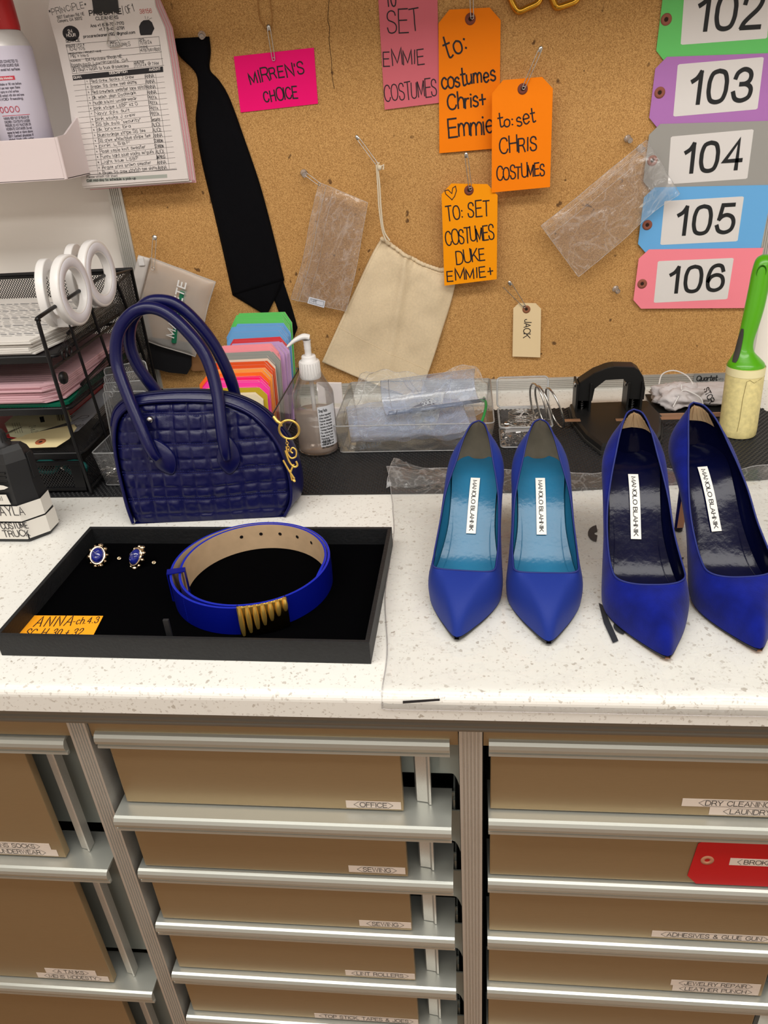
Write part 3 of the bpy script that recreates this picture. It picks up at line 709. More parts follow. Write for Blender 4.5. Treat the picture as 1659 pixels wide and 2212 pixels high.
    # woven label on the footbed
    s0, s1 = L*.585, L*.815
    p0 = W(s1, 0, zs(s1)+.0056); p1 = W(s0, 0, zs(s0)+.0056); ln = (p1-p0).length
    mb = MB(); mb.T = frame(p0, p1-p0, Vector((la.x, la.y, 0)))
    segs = 12
    def zoff(x):
        s = lerp(s1, s0, x/ln); chord = lerp(zs(s1), zs(s0), x/ln); return (zs(s)-chord)*.8
    wv = .0052
    top_ = [[V(ln*i/segs, -wv, zoff(ln*i/segs)), V(ln*i/segs, wv, zoff(ln*i/segs))] for i in range(segs+1)]
    mb.surf(top_, lab_w, False, True)
    k0 = len(mb.v); tl = MB(); text(tl, 'MANOLO BLAHNIK', 0, 0, .0041, .00062, 0, printink, gap=.17, sp=.3)
    tw = text_w('MANOLO BLAHNIK', .0041, .17, .3); xs_ = (ln-.007)/tw; 
    vv = [(p.x*xs_+(ln-tw*xs_)/2, p.y-.00205, p.z+.00025+zoff(p.x*xs_+(ln-tw*xs_)/2)) for p in tl.v]
    mb.add(vv, tl.f, printink); mb.build('brand_label', T)
    return T
MATZ = .0012
shoe('p', (-.0115, .585), (.0140, .814), .085, .137, ('satin royal blue pump with teal insole, the one nearest the jewellery tray', 'satin pumps'))
shoe('p', (.0755, .580), (.0820, .812), .085, .138, ('satin royal blue pump with teal insole, beside the suede pumps', 'satin pumps'))
shoe('p', (.1800, .560), (.1790, .790), .100, .156, ('suede royal blue pump with navy insole, the one beside the satin pumps', 'suede pumps'), bend=-.006, style=2, HW=.0405, th=.255)
shoe('p', (.2640, .572), (.2440, .806), .100, .156, ('suede royal blue pump with navy insole, the rightmost shoe of the four', 'suede pumps'), bend=.006, style=2, HW=.0405, th=.255)

# ---------------------------------------------------------------- jewellery tray
traym = mat('black_leatherette', (24, 25, 27), .55, bump=.5, bscale=300, namt=.15, nscale=200)
velvet = mat('black_velvet', (3, 3, 4), 1.0, spec=.02)
ta = math.atan2(.551-.557, .373)
T = thing('jewellery_tray', (-.2775, .662, 0), 'shallow black tray holding the belt and earrings on the worktop', 'tray', rz=ta)
def TL(x, y, z): return WM[T.name] @ Vector((x, y, z))
mb = MB(); mb.T = WM[T.name]; w2, d2, t_, hh = .1875, .107, .0045, .0255
for a, b in (((-w2, -d2, 0), (w2, -d2+t_, hh)), ((-w2, d2-t_, 0), (w2, d2, hh)), ((-w2, -d2+t_, 0), (-w2+t_, d2-t_, hh)), ((w2-t_, -d2+t_, 0), (w2, d2-t_, hh))): mb.box(a, b, traym, .0006)
mb.build('rim', T)
mb = MB(); mb.T = WM[T.name]; mb.box((-w2+t_, -d2+t_, .0005), (w2-t_, d2-t_, .004), velvet); mb.build('velvet_base', T)
TZ = .0042

# ---------------------------------------------------------------- belt
bel = mat('royal_blue_belt_leather', (2, 14, 120), .34, coat=.1, bump=.1, bscale=500)
beledge = mat('painted_belt_edge', (20, 38, 168), .3)
bin_ = mat('beige_belt_lining', (196, 168, 134), .7, namt=.06, nscale=80)
T = thing('belt', (-.2325, .6750, TZ), 'royal blue leather belt with a gold fluted buckle coiled in the tray', 'belt')
bc = Vector((-.2325, .6750)); bh = .0335
rad = [(0, .0880), (.25, .0890), (.5, .0862), (.75, .0866), (1.0, .0842), (1.1, .0830), (1.25, .0790), (1.5, .0825), (1.75, .0830), (1.84, .0822)]
def bp(t, dr=0, z=0, a0=-82):
    a = math.radians(a0-360*t); r = interp(rad, t)*.980+dr
    return Vector((bc.x+r*math.cos(a), bc.y+r*1.0*math.sin(a), z+TZ))
N = 150; tk = .0026
mb = MB(); S = [1.84*i/N for i in range(N+1)]
def hb(t): return bh*(1-(max(0, (t-1.79)/.05))**2*.55) if t > 1.79 else bh
def lo(t): return (bh-hb(t))/2
mb.surf([[bp(t, 0, .0006+lo(t)), bp(t, .0004, bh*.5), bp(t, 0, bh-.0006-lo(t))] for t in S], bel, True, False)
mb.build('strap', T)
mb = MB(); mb.surf([[bp(t, -tk, .0006+lo(t)), bp(t, -tk, bh-.0006-lo(t))] for t in S], bin_, True, True)
mb.build('lining', T)
mb = MB()
for z0, fl in ((lambda t: bh-.0006-lo(t), False), (lambda t: .0006+lo(t), True)):
    mb.surf([[bp(t, 0, z0(t)), bp(t, -tk*.5, z0(t)+(.0006 if not fl else -.0006)), bp(t, -tk, z0(t))] for t in S], beledge, True, fl)
for t in (0, 1.84): mb.add([bp(t, 0, lo(t)), bp(t, -tk, lo(t)), bp(t, -tk, bh-lo(t)), bp(t, 0, bh-lo(t))], [(0, 1, 2, 3)], beledge)
mb.build('painted_edge', T)
for i in range(5):                     # punched holes in the tail
    t = 1.455+.047*i; mb = MB(); p = bp(t, -tk-.0004, bh*.62); q = bp(t+.004, -tk-.0004, bh*.62)
    mb.T = frame(p, (q-p), (0, 0, 1)); ring = [(.0021*math.cos(a/12*6.2832), .0021*math.sin(a/12*6.2832)) for a in range(12)]
    mb.prism(ring, None, 0, mat('hole_dark', (22, 16, 14), .9)); mb.T = mb.T @ Matrix.Rotation(math.pi, 4, 'X'); mb.prism(ring, None, 0, _m['hole_dark']); mb.build('belt_hole', T)
# stitched fold by the buckle and the loop keeper
mb = MB(); t0 = .13
for k2 in range(12):
    z = .003+k2*.0024; mb.tube([bp(t0+.0, .0004, z), bp(t0+.0, .0004, z+.0013)], .00022, beledge, 4)
mb.build('stitching', T)
mb = MB(); t0 = .225
R_ = [bp(t0-.006, .0022, -.0000+.0005), bp(t0-.006, .0022, bh+.001), bp(t0-.006, -.016, bh+.001), bp(t0-.006, -.016, .0005)]
R2 = [bp(t0+.012, .0022, .0005), bp(t0+.012, .0022, bh+.001), bp(t0+.012, -.016, bh+.001), bp(t0+.012, -.016, .0005)]
mb.surf([[a, b] for a, b in zip(R_+[R_[0]], R2+[R2[0]])], bel, False, False); o = mb.build('keeper_loop', T, solid=.0016)
# buckle: fluted gold plate, its highlights built as bright raised drops
mb = MB(); ba, bb = .010, -.080
M_ = 56; G = []
for i in range(M_+1):
    t = lerp(ba, bb, i/M_); fl = abs(math.sin(math.pi*7*i/M_)); r = []
    for z, e in ((.0, 0), (.0015, 1), (bh*.5, 1), (bh+.001, 1), (bh+.0025, 0)):
        tt = t if t >= 0 else t
        a = math.radians(-82-360*t); rr = .0879+e*(.0014+.0010*fl)
        r.append(Vector((bc.x+rr*math.cos(a), bc.y+rr*math.sin(a), z+TZ)))
    G.append(r)
gold_dark_refl = mat('gold_dark_reflection', (130, 106, 50), .25, metal=1)  # darker gold carries the dark reflection low on the flutes
mb.surf(G, gold_dark_refl, True, True)
for e in (0, M_):
    mb.add([G[e][j] for j in range(5)]+[Vector((bc.x+(G[e][j].x-bc.x)*.93, bc.y+(G[e][j].y-bc.y)*.93, G[e][j].z)) for j in range(5)], [(j, j+1, j+6, j+5) for j in range(4)], gold_dark_refl)
mb.build('buckle_plate', T)
for i in range(7):
    mb = MB(); t = lerp(ba, bb, (i+.5)/7); a = math.radians(-82-360*t); ln = lerp(.034, .0145, i/6); rings = []
    for j in range(9):
        f = j/8; z = bh+.0040-ln*f; rr = .0917; w_ = .0029*(math.sin(math.pi*min(1, .12+f*.80))**.5); dp = .0044*(math.sin(math.pi*min(1, .14+f*.80))**.6)
        c = Vector((bc.x+rr*math.cos(a), bc.y+rr*math.sin(a), z+TZ)); tx = Vector((-math.sin(a), math.cos(a), 0)); nx = Vector((math.cos(a), math.sin(a), 0))
        rings.append([c+tx*w_*math.cos(q*math.pi/5)+nx*dp*math.sin(q*math.pi/5) for q in range(10)])
    mb.loft(rings, gold, True, True, True); mb.build('buckle_highlight', T)

# black strap end leaning inside the tray front
mb = MB(); p = on_y(366, 1372, .566); mb.box((p.x-.0035, .566, TZ), (p.x+.0022, .569, on_y(366, 1338, .5675).z), mat('black_tab', (30, 30, 32), .6), .0006)
setp(mb.build('tab'), 'small upright black tab inside the front wall of the tray', 'tab')

# ---------------------------------------------------------------- earrings
lapis = mat('blue_stone', (24, 34, 120), .12, coat=.6, namt=.5, nscale=160)
silver = mat('pale_gold_metal', (222, 200, 168), .14, metal=1)
def earring(c, rz, tilt, lab):
    T = thing('earring', (c[0], c[1], TZ), lab, 'earring', 'pair of stone earrings')
    R = Matrix.Translation((c[0], c[1], TZ+.0105)) @ Matrix.Rotation(math.radians(rz), 4, 'Z') @ Matrix.Rotation(math.radians(tilt), 4, 'X') @ Matrix.Scale(1.25, 4)
    mb = MB(); mb.T = R; mb.lathe([(.0, -.005), (.006, -.0045), (.0088, -.002), (.0096, .0005), (.0090, .0022), (.0076, .0030), (.0070, .0020)], silver, (0, 0, 0), 28, sx=.84, sy=1.08)
    for i in range(10):
        a = 2*math.pi*i/10; rr = .0017+.0006*(i % 3)
        mb.lathe([(0, -rr), (rr*.8, -rr*.6), (rr, 0), (rr*.7, rr*.7), (0, rr)], silver, (math.cos(a)*.0082, math.sin(a)*.0105, -.0002), 8)
    mb.build('metal_setting', T)
    mb = MB(); mb.T = R; mb.lathe([(.0070, .002), (.0066, .0040), (.0050, .0057), (.0028, .0066), (0, .0069)], lapis, (0, 0, 0), 28, sx=.84, sy=1.08)
    for i, (x0, y0) in enumerate(((-.004, .002), (-.003, -.003))):
        mb.tube([V(x0+.008*q/8, y0+.0009*math.sin(q*1.3+i), .0069*math.sqrt(max(0, 1-((x0+.008*q/8)/.0062)**2-((y0)/.0078)**2))+.0001) for q in range(8)], .00012, lab_w, 4)
    mb.build('stone', T)
p = on_z(214, 1208, TZ+.006); earring((p.x, p.y), 12, 40, 'gold and blue oval stone earring, the left one facing the viewer')
p = on_z(298, 1211, TZ+.006); earring((p.x, p.y), -34, 52, 'gold and blue oval stone earring, the tilted right one nearer the belt')
for i, (x, y) in enumerate(((258, 1208), (333, 1217))):
    p = on_z(x, y, TZ+.001); mb = MB(); mb.T = Matrix.Translation((p.x, p.y, TZ+.0022)) @ Matrix.Rotation(math.radians(35), 4, 'X')
    mb.tube([V(.0022*math.cos(a*.5236), .0016*math.sin(a*.5236), 0) for a in range(12)], .0006, silver, 6, closed=True)
    mb.tube([V(-.0016, 0, 0), V(.0016, 0, 0)], .0005, silver, 5)
    setp(mb.build('metal_nut'), ('tiny metal earring back lying between the two earrings', 'tiny metal earring back lying between the right earring and the belt')[i], 'earring nut', 'earring nuts in the tray')
# note card
yg = mat('amber_card', (255, 168, 22), .65)
zN = TZ+.0008; a, b = on_z(62, 1330, zN), on_z(223, 1331, zN); T = frame(a, b-a, (0, 1, 0)); mb = MB(); mb.T = T
mb.prism([tuple(plane_xy(T, *p)) for p in ((62, 1330), (223, 1331), (200, 1376), (32, 1378))], 0, .0004, yg)
txt(mb, T, 'ANNA', (72, 1355), (152, 1352), 19, .0011, gap=.42, hand=.1); txt(mb, T, '-ch.4.3', (155, 1350), (211, 1346), 13, .0009, gap=.26, hand=.1)
txt(mb, T, 'SC. H. 30 + 32', (50, 1377), (172, 1375), 15, .0010, gap=.26, hand=.1)
setp(mb.build('note_card'), 'yellow orange note reading ANNA ch. 4.3 in the tray corner', 'note')

# ---------------------------------------------------------------- handbag
ba_ = math.radians(4.5); BO = V(-.338, .827, 0); BU = V(math.cos(ba_), math.sin(ba_), 0); BN = V(-math.sin(ba_), math.cos(ba_), 0)
nav = mat('navy_quilted_leather', (8, 11, 62), .34, spec=.4, bump=.25, bscale=260, namt=.08, nscale=40)
navs = mat('navy_smooth_leather', (8, 11, 66), .3, spec=.45, bump=.12, bscale=300)
navk = mat('navy_zip_tape', (10, 12, 46), .6)
def BP(X, Z, off=0, lean=.22): return BO+BU*X+BN*(lean*Z+off)+V(0, 0, Z)
T = thing('handbag', (BO.x, BO.y+.05, 0), 'navy quilted leather handbag with two looped handles and gold charms, behind the tray', 'handbag')
OL = [(-.094, .0), (-.098, .02), (-.1005, .045), (-.1025, .075), (-.102, .100), (-.098, .121), (-.090, .137), (-.075, .1475), (-.055, .1515), (-.03, .1522), (0, .1510), (.03, .1480), (.052, .1425), (.075, .130), (.092, .112), (.105, .091), (.1125, .068), (.116, .042), (.114, .018), (.104, 0)]
OLc = [(p.x, p.y) for p in cr([(a, b, 0) for a, b in OL], 5)]
cen = (.006, .07)
# quilt cell lines
HL = [-.004, .012, .030, .0335, .047, .065, .0685, .083, .0985, .102, .118, .1355, .139, .153]
VL = [-.103, -.083, -.066, -.0625, -.045, -.0265, -.023, -.005, .0135, .017, .035, .0535, .057, .075, .0935, .097, .118]
def pil(c, lines):
    for a, b in zip(lines[:-1], lines[1:]):
        if a <= c <= b: q = min(1, min(c-a, b-c)/.0045); return math.sin(q*math.pi/2)**.8, (b-a)
    return 0, .01
def quilt(X, Z):
    Zw = Z+.0008*math.sin(X*55+1); Xw = X+.0006*math.sin(Z*70)
    a, wa = pil(Zw, HL); b, wb = pil(Xw, VL)
    amp = min(1, min(wa, wb)/.012)
    return .0019*a*b*amp+.0018*nz(X*45, Z*60, 3)*a*b+.0007*nz(X*150, Z*110, 7)
NR, NC = 78, 5*0+len(OLc)
# panel as a warped square grid: columns across, rows up, clipped smoothly to the outline
def ext(Z, side):
    best = None
    for (a, b), (c, d) in zip(OLc[:-1], OLc[1:]):
        if (b-Z)*(d-Z) <= 0 and b != d:
            x = a+(c-a)*(Z-b)/(d-b)
            if side < 0: best = x if best is None else min(best, x)
            else: best = x if best is None else max(best, x)
    return best if best is not None else 0
def panel(sign, doquilt, off, zt=1.0, nu=180, nv=150):
    G = []
    for i in range(nv+1):
        f = i/nv; Z = .1520*(1-(1-f)**1.6)*zt if f < 1 else .1520*zt
        Z = min(Z, .15195); l, r = ext(Z, -1), ext(Z, 1); row = []
        for j in range(nu+1):
            e = j/nu; X = lerp(l, r, e)
            ed = min((X-l), (r-X), (.1525-Z)*1.2+.0005)     # distance to edge
            rnd_ = .006*(1-min(1, ed/.012))**2
            pad = (quilt(X, Z) if doquilt else 0)*min(1, ed/.006)*min(1, Z/.008)
            belly = .010*(1-((X-cen[0])/.115)**2)*math.sin(math.pi*min(1, max(0, Z/.17+.08)))
            row.append(BP(X, Z+.001, off+sign*(-rnd_+pad+belly), lean=.22 if sign < 0 or True else 0))
        G.append(row)
    return G
mb = MB(); mb.surf(panel(-1, True, .003), nav, True, False); mb.build('front_panel', T)
TH0, TH1 = .100, .030
def back_off(Z): return .095-.50*Z          # distance from front plane to back plane, in the bag's own depth
mb = MB(); G = []
for i in range(41):
    Z = .15*(1-(1-i/40)**1.6); l, r = ext(Z, -1), ext(Z, 1)
    G.append([BP(lerp(l, r, j/30), Z+.001, back_off(Z)+.006*math.sin(math.pi*j/30)) for j in range(31)])
mb.surf(G, nav, True, True); mb.build('back_panel', T)
# gusset and top strip following the outline
GS = []
for X, Z in OLc:
    d = back_off(Z); k = .006 if Z > .1 else .003
    nx, nzv = (X-cen[0]), (Z-cen[1]); ln = math.hypot(nx, nzv); nx, nzv = nx/ln, nzv/ln
    if Z < .01: nzv = 0
    row = []
    for j in range(13):
        f = j/12; b = math.sin(math.pi*f); row.append(BP(X+nx*.011*b, max(.0008, Z+.001+nzv*.010*b), lerp(.002, d, f)))
    GS.append(row)
mb = MB(); mb.surf(GS, navs, True, False); mb.build('gusset', T)
mb = MB()
P = [BP(X*1.0, Z+.0022, -.0005) for X, Z in OLc]; mb.tube(P, .0022, navs, 8); mb.build('piping', T)
mb = MB(); top_i = [i for i, (X, Z) in enumerate(OLc) if Z > .085 and X > -.10]
Pz = [GS[i][6]+V(0, 0, .0006) for i in top_i]
mb.tube(Pz, .0030, navk, 8, flat=.5); mb.build('zip', T)
mb = MB(); P2 = [GS[i][4]+V(0, 0, .0006) for i in top_i]; mb.tube(P2, .0012, navs, 6); P2 = [GS[i][8]+V(0, 0, .0006) for i in top_i]; mb.tube(P2, .0012, navs, 6); mb.build('zip_edging', T)
mb = MB()
bs = [BP(X, .001, o_) for X, o_ in ((-.093, .001), (.103, .001), (.103, .096), (-.093, .096))]
mb.add(bs, [(3, 2, 1, 0)], navs); mb.build('base', T)
# rows of raised double stitching are drawn as fine seams
stm = mat('navy_thread', (30, 36, 104), .7); mb = MB()
for Z in (.0300, .0335, .065, .0685, .0985, .102, .1355, .139):
    l, r = ext(Z, -1)+.004, ext(Z, 1)-.004; n2 = int((r-l)/.0032)
    for k2 in range(n2):
        X0 = l+k2*.0032; X1 = X0+.0021
        def sp(X, Zs):
            Zr = Zs-.0008*math.sin(X*55+1); return BP(X, Zr+.001, .003-(.0006+.010*(1-((X-cen[0])/.115)**2)*math.sin(math.pi*min(1, max(0, Zr/.17+.08)))+.0012*nz(X*60, Zr*60, 3)))
        mb.tube([sp(X0, Z), sp(X1, Z)], .00028, stm, 4)
mb.build('stitching', T)
# handles
def handle(path, z_lean, off, pads, nm):
    pts = cr([BP(x, z, off+o, z_lean) for x, z, o in path], 6); n = len(pts)
    rr = [.0076 if 8 < i < n-9 else .0076*(.72+.28*min(i, n-1-i)/9) for i in range(n)]
    mb = MB(); mb.tube(pts, rr, navs, 14); h_ = mb.build(nm, T)
    mb = MB(); P = [BP(x, z, off+o, z_lean)+V(0, .0058, -.0035) for x, z, o in path]; pts2 = cr(P, 6)
    mb.tube(pts2[10:-10], .0011, mat('black_edge_paint', (12, 12, 26), .3), 5); mb.build('edge_seam', h_)
    for (x, z, rot) in pads:
        mb = MB(); c = BP(x, z, off-.008 if off < .03 else off+.004, z_lean)
        rot_ = math.radians(rot); X_ = BU*math.cos(rot_)+V(0, 0, math.sin(rot_)); Y_ = V(0, .2, 0)-BU*math.sin(rot_)+V(0, 0, math.cos(rot_))
        mb.T = frame(c, X_, Y_); out = cr([(0, -.0240, 0), (.009, -.0170, 0), (.0145, -.006, 0), (.0135, .006, 0), (.008, .018, 0), (0, .026, 0), (-.008, .018, 0), (-.0135, .006, 0), (-.0145, -.006, 0), (-.009, -.0170, 0)], 3, closed=True)
        rings = []
        for sc_, zz in ((1, -.004), (1, .0006), (.94, .0016), (.5, .0040), (.12, .0050)): rings.append([V(p.x*sc_, p.y*sc_, zz) for p in out])
        mb.loft(rings, navs, True, True, True); o_ = mb.build('handle_tab', h_)
        if off < .03:
            mb = MB(); mb.T = frame(c, X_, Y_)
            oo = [V(p.x*.88, p.y*.88, .0023) for p in out]
            for i in range(0, len(oo)): mb.tube([oo[i], oo[i].lerp(oo[(i+1) % len(oo)], .6)], .00028, stm, 4)
            mb.T = Matrix.Identity(4)
    return h_
FH = [(-.045, .090, -.016), (-.051, .104, -.019), (-.062, .136, -.014), (-.075, .172, -.006), (-.083, .204, 0), (-.076, .236, .0), (-.057, .257, .0), (-.036, .2635, 0), (-.015, .257, 0), (.007, .236, .0), (.027, .205, 0), (.037, .166, -.006), (.040, .124, -.016), (.0415, .100, -.019), (.042, .086, -.016)]
handle(FH, .22, .0, [(-.040, .088, 24), (.0425, .086, -3)], 'front_handle')
BHd = [(-.046, .090, .006), (-.048, .120, .008), (-.053, .150, .004), (-.068, .188, 0), (-.072, .218, 0), (-.063, .246, 0), (-.042, .2645, 0), (-.024, .268, 0), (-.005, .262, 0), (.014, .242, 0), (.032, .211, 0), (.044, .174, 0), (.048, .140, .004), (.048, .100, .006)]
handle(BHd, 0, .072, [], 'back_handle')
# stud left of the left tab, gold ring and letter charms on the zip end
mb = MB(); c = BP(-.048, .137, -.012); mb.lathe([(0, -.0045), (.003, -.0038), (.0043, -.002), (.0046, 0), (.003, .0005)], steel, c, 16, axis='y'); mb.build('stud', T)
c = BP(.121, .113, -.004)
mb = MB(); mb.tube([c+BU*.0125*math.cos(a*.2618)+V(0, 0, .0125*math.sin(a*.2618)) for a in range(24)], .0015, gold, 8, closed=True)
o = mb.build('gold_ring', T)
mb = MB(); mb.tube([BP(.103, .129, -.002), BP(.107, .124, -.004), BP(.111, .121, -.004)], .0022, gold, 8); mb.tube([BP(.112, .118, -.004), BP(.112, .123, -.006), BP(.110, .120, -.004)], .0016, gold, 8); mb.build('zip_puller', T)
mb = MB()
for k2 in range(5):
    cc = BP(.1165+.0004*k2, .0995-.0030*k2, -.004); vt = k2 % 2
    mb.tube([cc+(BU if vt else BN)*.0016*math.cos(a*.7854)+V(0, 0, .0022*math.sin(a*.7854)) for a in range(8)], .0005, gold, 5, closed=True)
mb.build('charm_chain', T)
def charm(pts, r=.0011, cl=False):
    mb = MB(); mb.tube(cr([BP(x, z, -.005) for x, z in pts], 5), r, gold, 7, closed=cl); mb.build('gold_charm', T)
charm([(.1155, .093), (.1165, .084), (.1205, .078), (.1265, .080), (.1275, .087), (.1235, .091), (.1205, .087), (.123, .084)])
charm([(.114, .088), (.1175, .074), (.1230, .067), (.1275, .069), (.1260, .074)], .0013)
charm([(.110, .076), (.1165, .062), (.1220, .052)], .0013); charm([(.123, .070), (.1180, .060), (.1190, .050)], .0012)
mb = MB(); mb.lathe([(0, -.0018), (.0018, -.001), (.0022, 0), (.0018, .001), (0, .0018)], gold, BP(.1215, .0495, -.005), 12, axis='y'); mb.build('gold_charm', T)
# ---------------------------------------------------------------- more helpers
def safety_pin(p0, p1, r=.0006, wdt=.0045, lab=None, grp=None, nrm=(0, -1, 0), cap=True, opn=0):
    """p0 capped head, p1 coil"""
    p0, p1 = Vector(p0), Vector(p1); d = (p1-p0); L = d.length; d.normalize(); s = d.cross(Vector(nrm)).normalized(); n = Vector(nrm)
    T = thing('safety_pin', p1, lab, 'safety pin', grp)
    mb = MB(); mb.tube(cr([p0-s*wdt*.5+s*wdt*.5*0, p0+d*L*.5-s*wdt*.5, p1-s*wdt*.45], 3), r, steel, 6)
    mb.tube(cr([p0+s*wdt*(.5+opn), p0+d*L*.5+s*wdt*(.5+opn*.5), p1+s*wdt*.45], 3), r, steel, 6)
    mb.tube([p1+s*wdt*.45*math.cos(a*.5236)+d*wdt*.45*math.sin(a*.5236) for a in range(12)], r, steel, 6, closed=True); mb.build('wire', T)
    if cap:
        mb = MB(); c = p0-d*.001
        rings = [[c+d*(.0075*f-.002)+s*(math.cos(a)*wdt*.68*w_)+n*(math.sin(a)*.0013*w_) for a in [q*math.pi/5 for q in range(10)]] for f, w_ in ((0, .35), (.12, .8), (.35, 1), (.8, .95), (1, .7))]
        mb.loft(rings, steel, True, True, True); mb.build('cap', T)
    return T
def push_pin(c, lab, col=None):
    c = Vector(c); T = thing('push_pin', c, lab, 'push pin', 'clear push pins in the cork'); m = col or film('clear_pin_plastic', tint=(.93, .93, .94), haze=.18, hazecol=(.8, .8, .8), gloss=2)
    ax = Vector((.25, -1, -.25)).normalized(); e1 = ax.orthogonal().normalized(); e2 = ax.cross(e1)
    mb = MB(); rings = [[c+ax*z+(e1*math.cos(a)+e2*math.sin(a))*r for a in [q*math.pi/8 for q in range(16)]] for r, z in ((.0048, .002), (.0055, .0028), (.0048, .0038), (.0028, .005), (.0024, .009), (.0034, .0105), (.0042, .0125), (.0036, .0138))]
    mb.loft(rings, m, True, True, True); mb.build('pin_head', T)
    mb = MB(); mb.tube([c+ax*.003, c-ax*.006], .0005, steel, 6); mb.build('needle', T)
def eyelet(T, parent, px, py, r=.0075, col=(140, 74, 60)):
    m = mat('eyelet_%d_%d_%d' % col, col, .75); a = plane_xy(T, px, py); mb = MB(); mb.T = T @ Matrix.Translation((a.x, a.y, 0))
    mb.lathe([(r, .0004), (r, .0009), (r*.45, .0011), (r*.38, .0004)], m, n=24)
    mb.lathe([(r*.38, .00045), (0, .00045)], mat('eyelet_hole', (52, 30, 18), .9), n=12); mb.build('eyelet', parent)
def card_thing(name, T, poly, m, label, cat, group=None, texts=(), hand=.0, wd=.0016, th=.0004, ey=None, z=.0007):
    t = thing(name, T.translation, label, cat, group)
    mb = MB(); mb.T = T; mb.prism(poly, 0, th, m)
    for q in texts:
        s, a, b, h = q[:4]; txt(mb, T, s, a, b, h, 1.2*(q[4] if len(q) > 4 else wd), hand=hand, seed=len(s)+int(a[0]), z=z, gap=q[5] if len(q) > 5 else .2)
    mb.build('card', t)
    if ey: eyelet(T, t, *ey)
    return t
def pxpoly(T, pts): return [tuple(plane_xy(T, *p)) for p in pts]
def cloth(Lp, Rp, y, nu, nv, fy, k=6):
    """grid between two pixel polylines seen on the plane y; fy(u, v) is the depth offset toward the viewer"""
    L = cr([on_y(a, b, y) for a, b in Lp], k); R = cr([on_y(a, b, y) for a, b in Rp], k)
    def at(P, v):
        f = v*(len(P)-1); i = min(int(f), len(P)-2); return P[i].lerp(P[i+1], f-i)
    G = []
    for i in range(nv+1):
        v = i/nv; a, b = at(L, v), at(R, v); G.append([a.lerp(b, j/nu)-V(0, fy(j/nu, v), 0) for j in range(nu+1)])
    return G
def edge0(u, v, e=.04): return min(1, min(u, 1-u, v, 1-v)/e)**.5

# ---------------------------------------------------------------- on the cork board
W0 = YC-.0012
pinkc = mat('hot_pink_card', (255, 8, 122), .6, spec=.2); 
T = frame(on_y(520, 243, W0), on_y(687, 224, W0)-on_y(520, 243, W0), (0, 0, 1))
card_thing('index_card', T, pxpoly(T, [(520, 243), (687, 224), (678, 103), (505, 122)]), pinkc, "hot pink index card reading MIRREN'S CHOICE pinned to the cork", 'card',
           texts=[("MIRREN'S", (541, 181), (658, 158), 26, .0016), ('CHOICE', (572, 221), (643, 210), 24, .0016)], hand=.25)
safety_pin(on_y(580, 58, W0-.004), on_y(591, 128, W0-.003), lab='slim safety pin holding the hot pink card', grp='safety pins on the cork board')
rb = mat('tan_elastic', (170, 118, 56), .5)
mb = MB(); mb.tube(cr([on_y(x, y, W0-.001) for x, y in ((556, -6), (560, 35), (572, 60), (583, 66), (588, 40), (582, -6))], 5), .0007, rb, 6); setp(mb.build('rubber_band'), 'tan rubber band loop hanging above the hot pink card', 'rubber band')
dpink = mat('dusty_pink_card', (218, 106, 120), .6)
T = frame(on_y(831, 237, W0-.001), on_y(950, 222, W0-.001)-on_y(831, 237, W0-.001), (0, 0, 1))
card_thing('shipping_tag', T, pxpoly(T, [(831, 237), (950, 222), (944, -40), (815, -40)]), dpink, 'dusty pink tag reading TO SET EMMIE COSTUMES', 'tag',
           texts=[('TO', (836, 15), (855, 12), 30, .0014), ('SET', (838, 73), (906, 66), 46, .0013), ('EMMIE', (829, 144), (916, 138), 33, .0012), ('COSTUMES', (832, 220), (944, 206), 36, .0012, .12)], hand=.2)
org = mat('neon_orange_tag', (255, 134, 0), .6, spec=.2); org2 = mat('neon_amber_tag', (255, 158, 0), .6, spec=.2)
def tagpoly(T, bl, br, tr, tl, c=.0155):
    """rectangle with the two top corners cut, pixel corners"""
    a, b, d, e = [plane_xy(T, *p) for p in (bl, br, tr, tl)]
    top = (d-e).normalized(); lf = (e-a).normalized(); rt = (d-b).normalized()
    return [tuple(p) for p in (a, b, d-rt*c, d-top*c, e+top*c, e-lf*c)]
y_ = W0-.003
T = frame(on_y(950, 330, y_), on_y(1075, 318, y_)-on_y(950, 330, y_), (0, 0, 1))
card_thing('shipping_tag', T, tagpoly(T, (949, 331), (1078, 320), (1082, 15), (947, 22)), org, 'neon orange tag reading to costumes Chris and Emmie, the upper left one', 'tag',
           texts=[('to:', (966, 128), (1010, 108), 46, .0020, .16), ('costumes', (955, 192), (1070, 173), 34, .0020, .14), ('Chris+', (968, 238), (1048, 228), 34, .0020, .14), ('Emmie', (970, 298), (1064, 286), 38, .0020, .16)], hand=.2, ey=(1016, 41, .0075, (128, 66, 50)))
safety_pin(on_y(1018, -30, y_-.003), on_y(1020, 38, y_-.003), lab='safety pin through the eyelet of the upper left orange tag', grp='safety pins on the cork board')
y_ = W0-.022
T = frame(on_y(960, 616, y_), on_y(1073, 605, y_)-on_y(960, 616, y_), (0, 0, 1))
card_thing('shipping_tag', T, tagpoly(T, (960, 617), (1073, 603), (1075, 398), (953, 396)), org2, 'amber orange tag with a heart reading TO SET COSTUMES DUKE EMMIE', 'tag',
           texts=[('TO:', (966, 478), (1000, 472), 31, .0016, .2), ('SET', (1012, 471), (1058, 466), 33, .0016, .2), ('COSTUMES', (964, 530), (1067, 515), 30, .0016, .12), ('DUKE', (987, 571), (1048, 562), 27, .0016, .16), ('EMMIE+', (967, 608), (1065, 596), 24, .0016, .2)], hand=.2, ey=(1013, 411, .0072, (120, 62, 48)))
t = [o for o in sc.objects if o.name.startswith('shipping_tag') and 'heart' in o.get('label', '')][0]
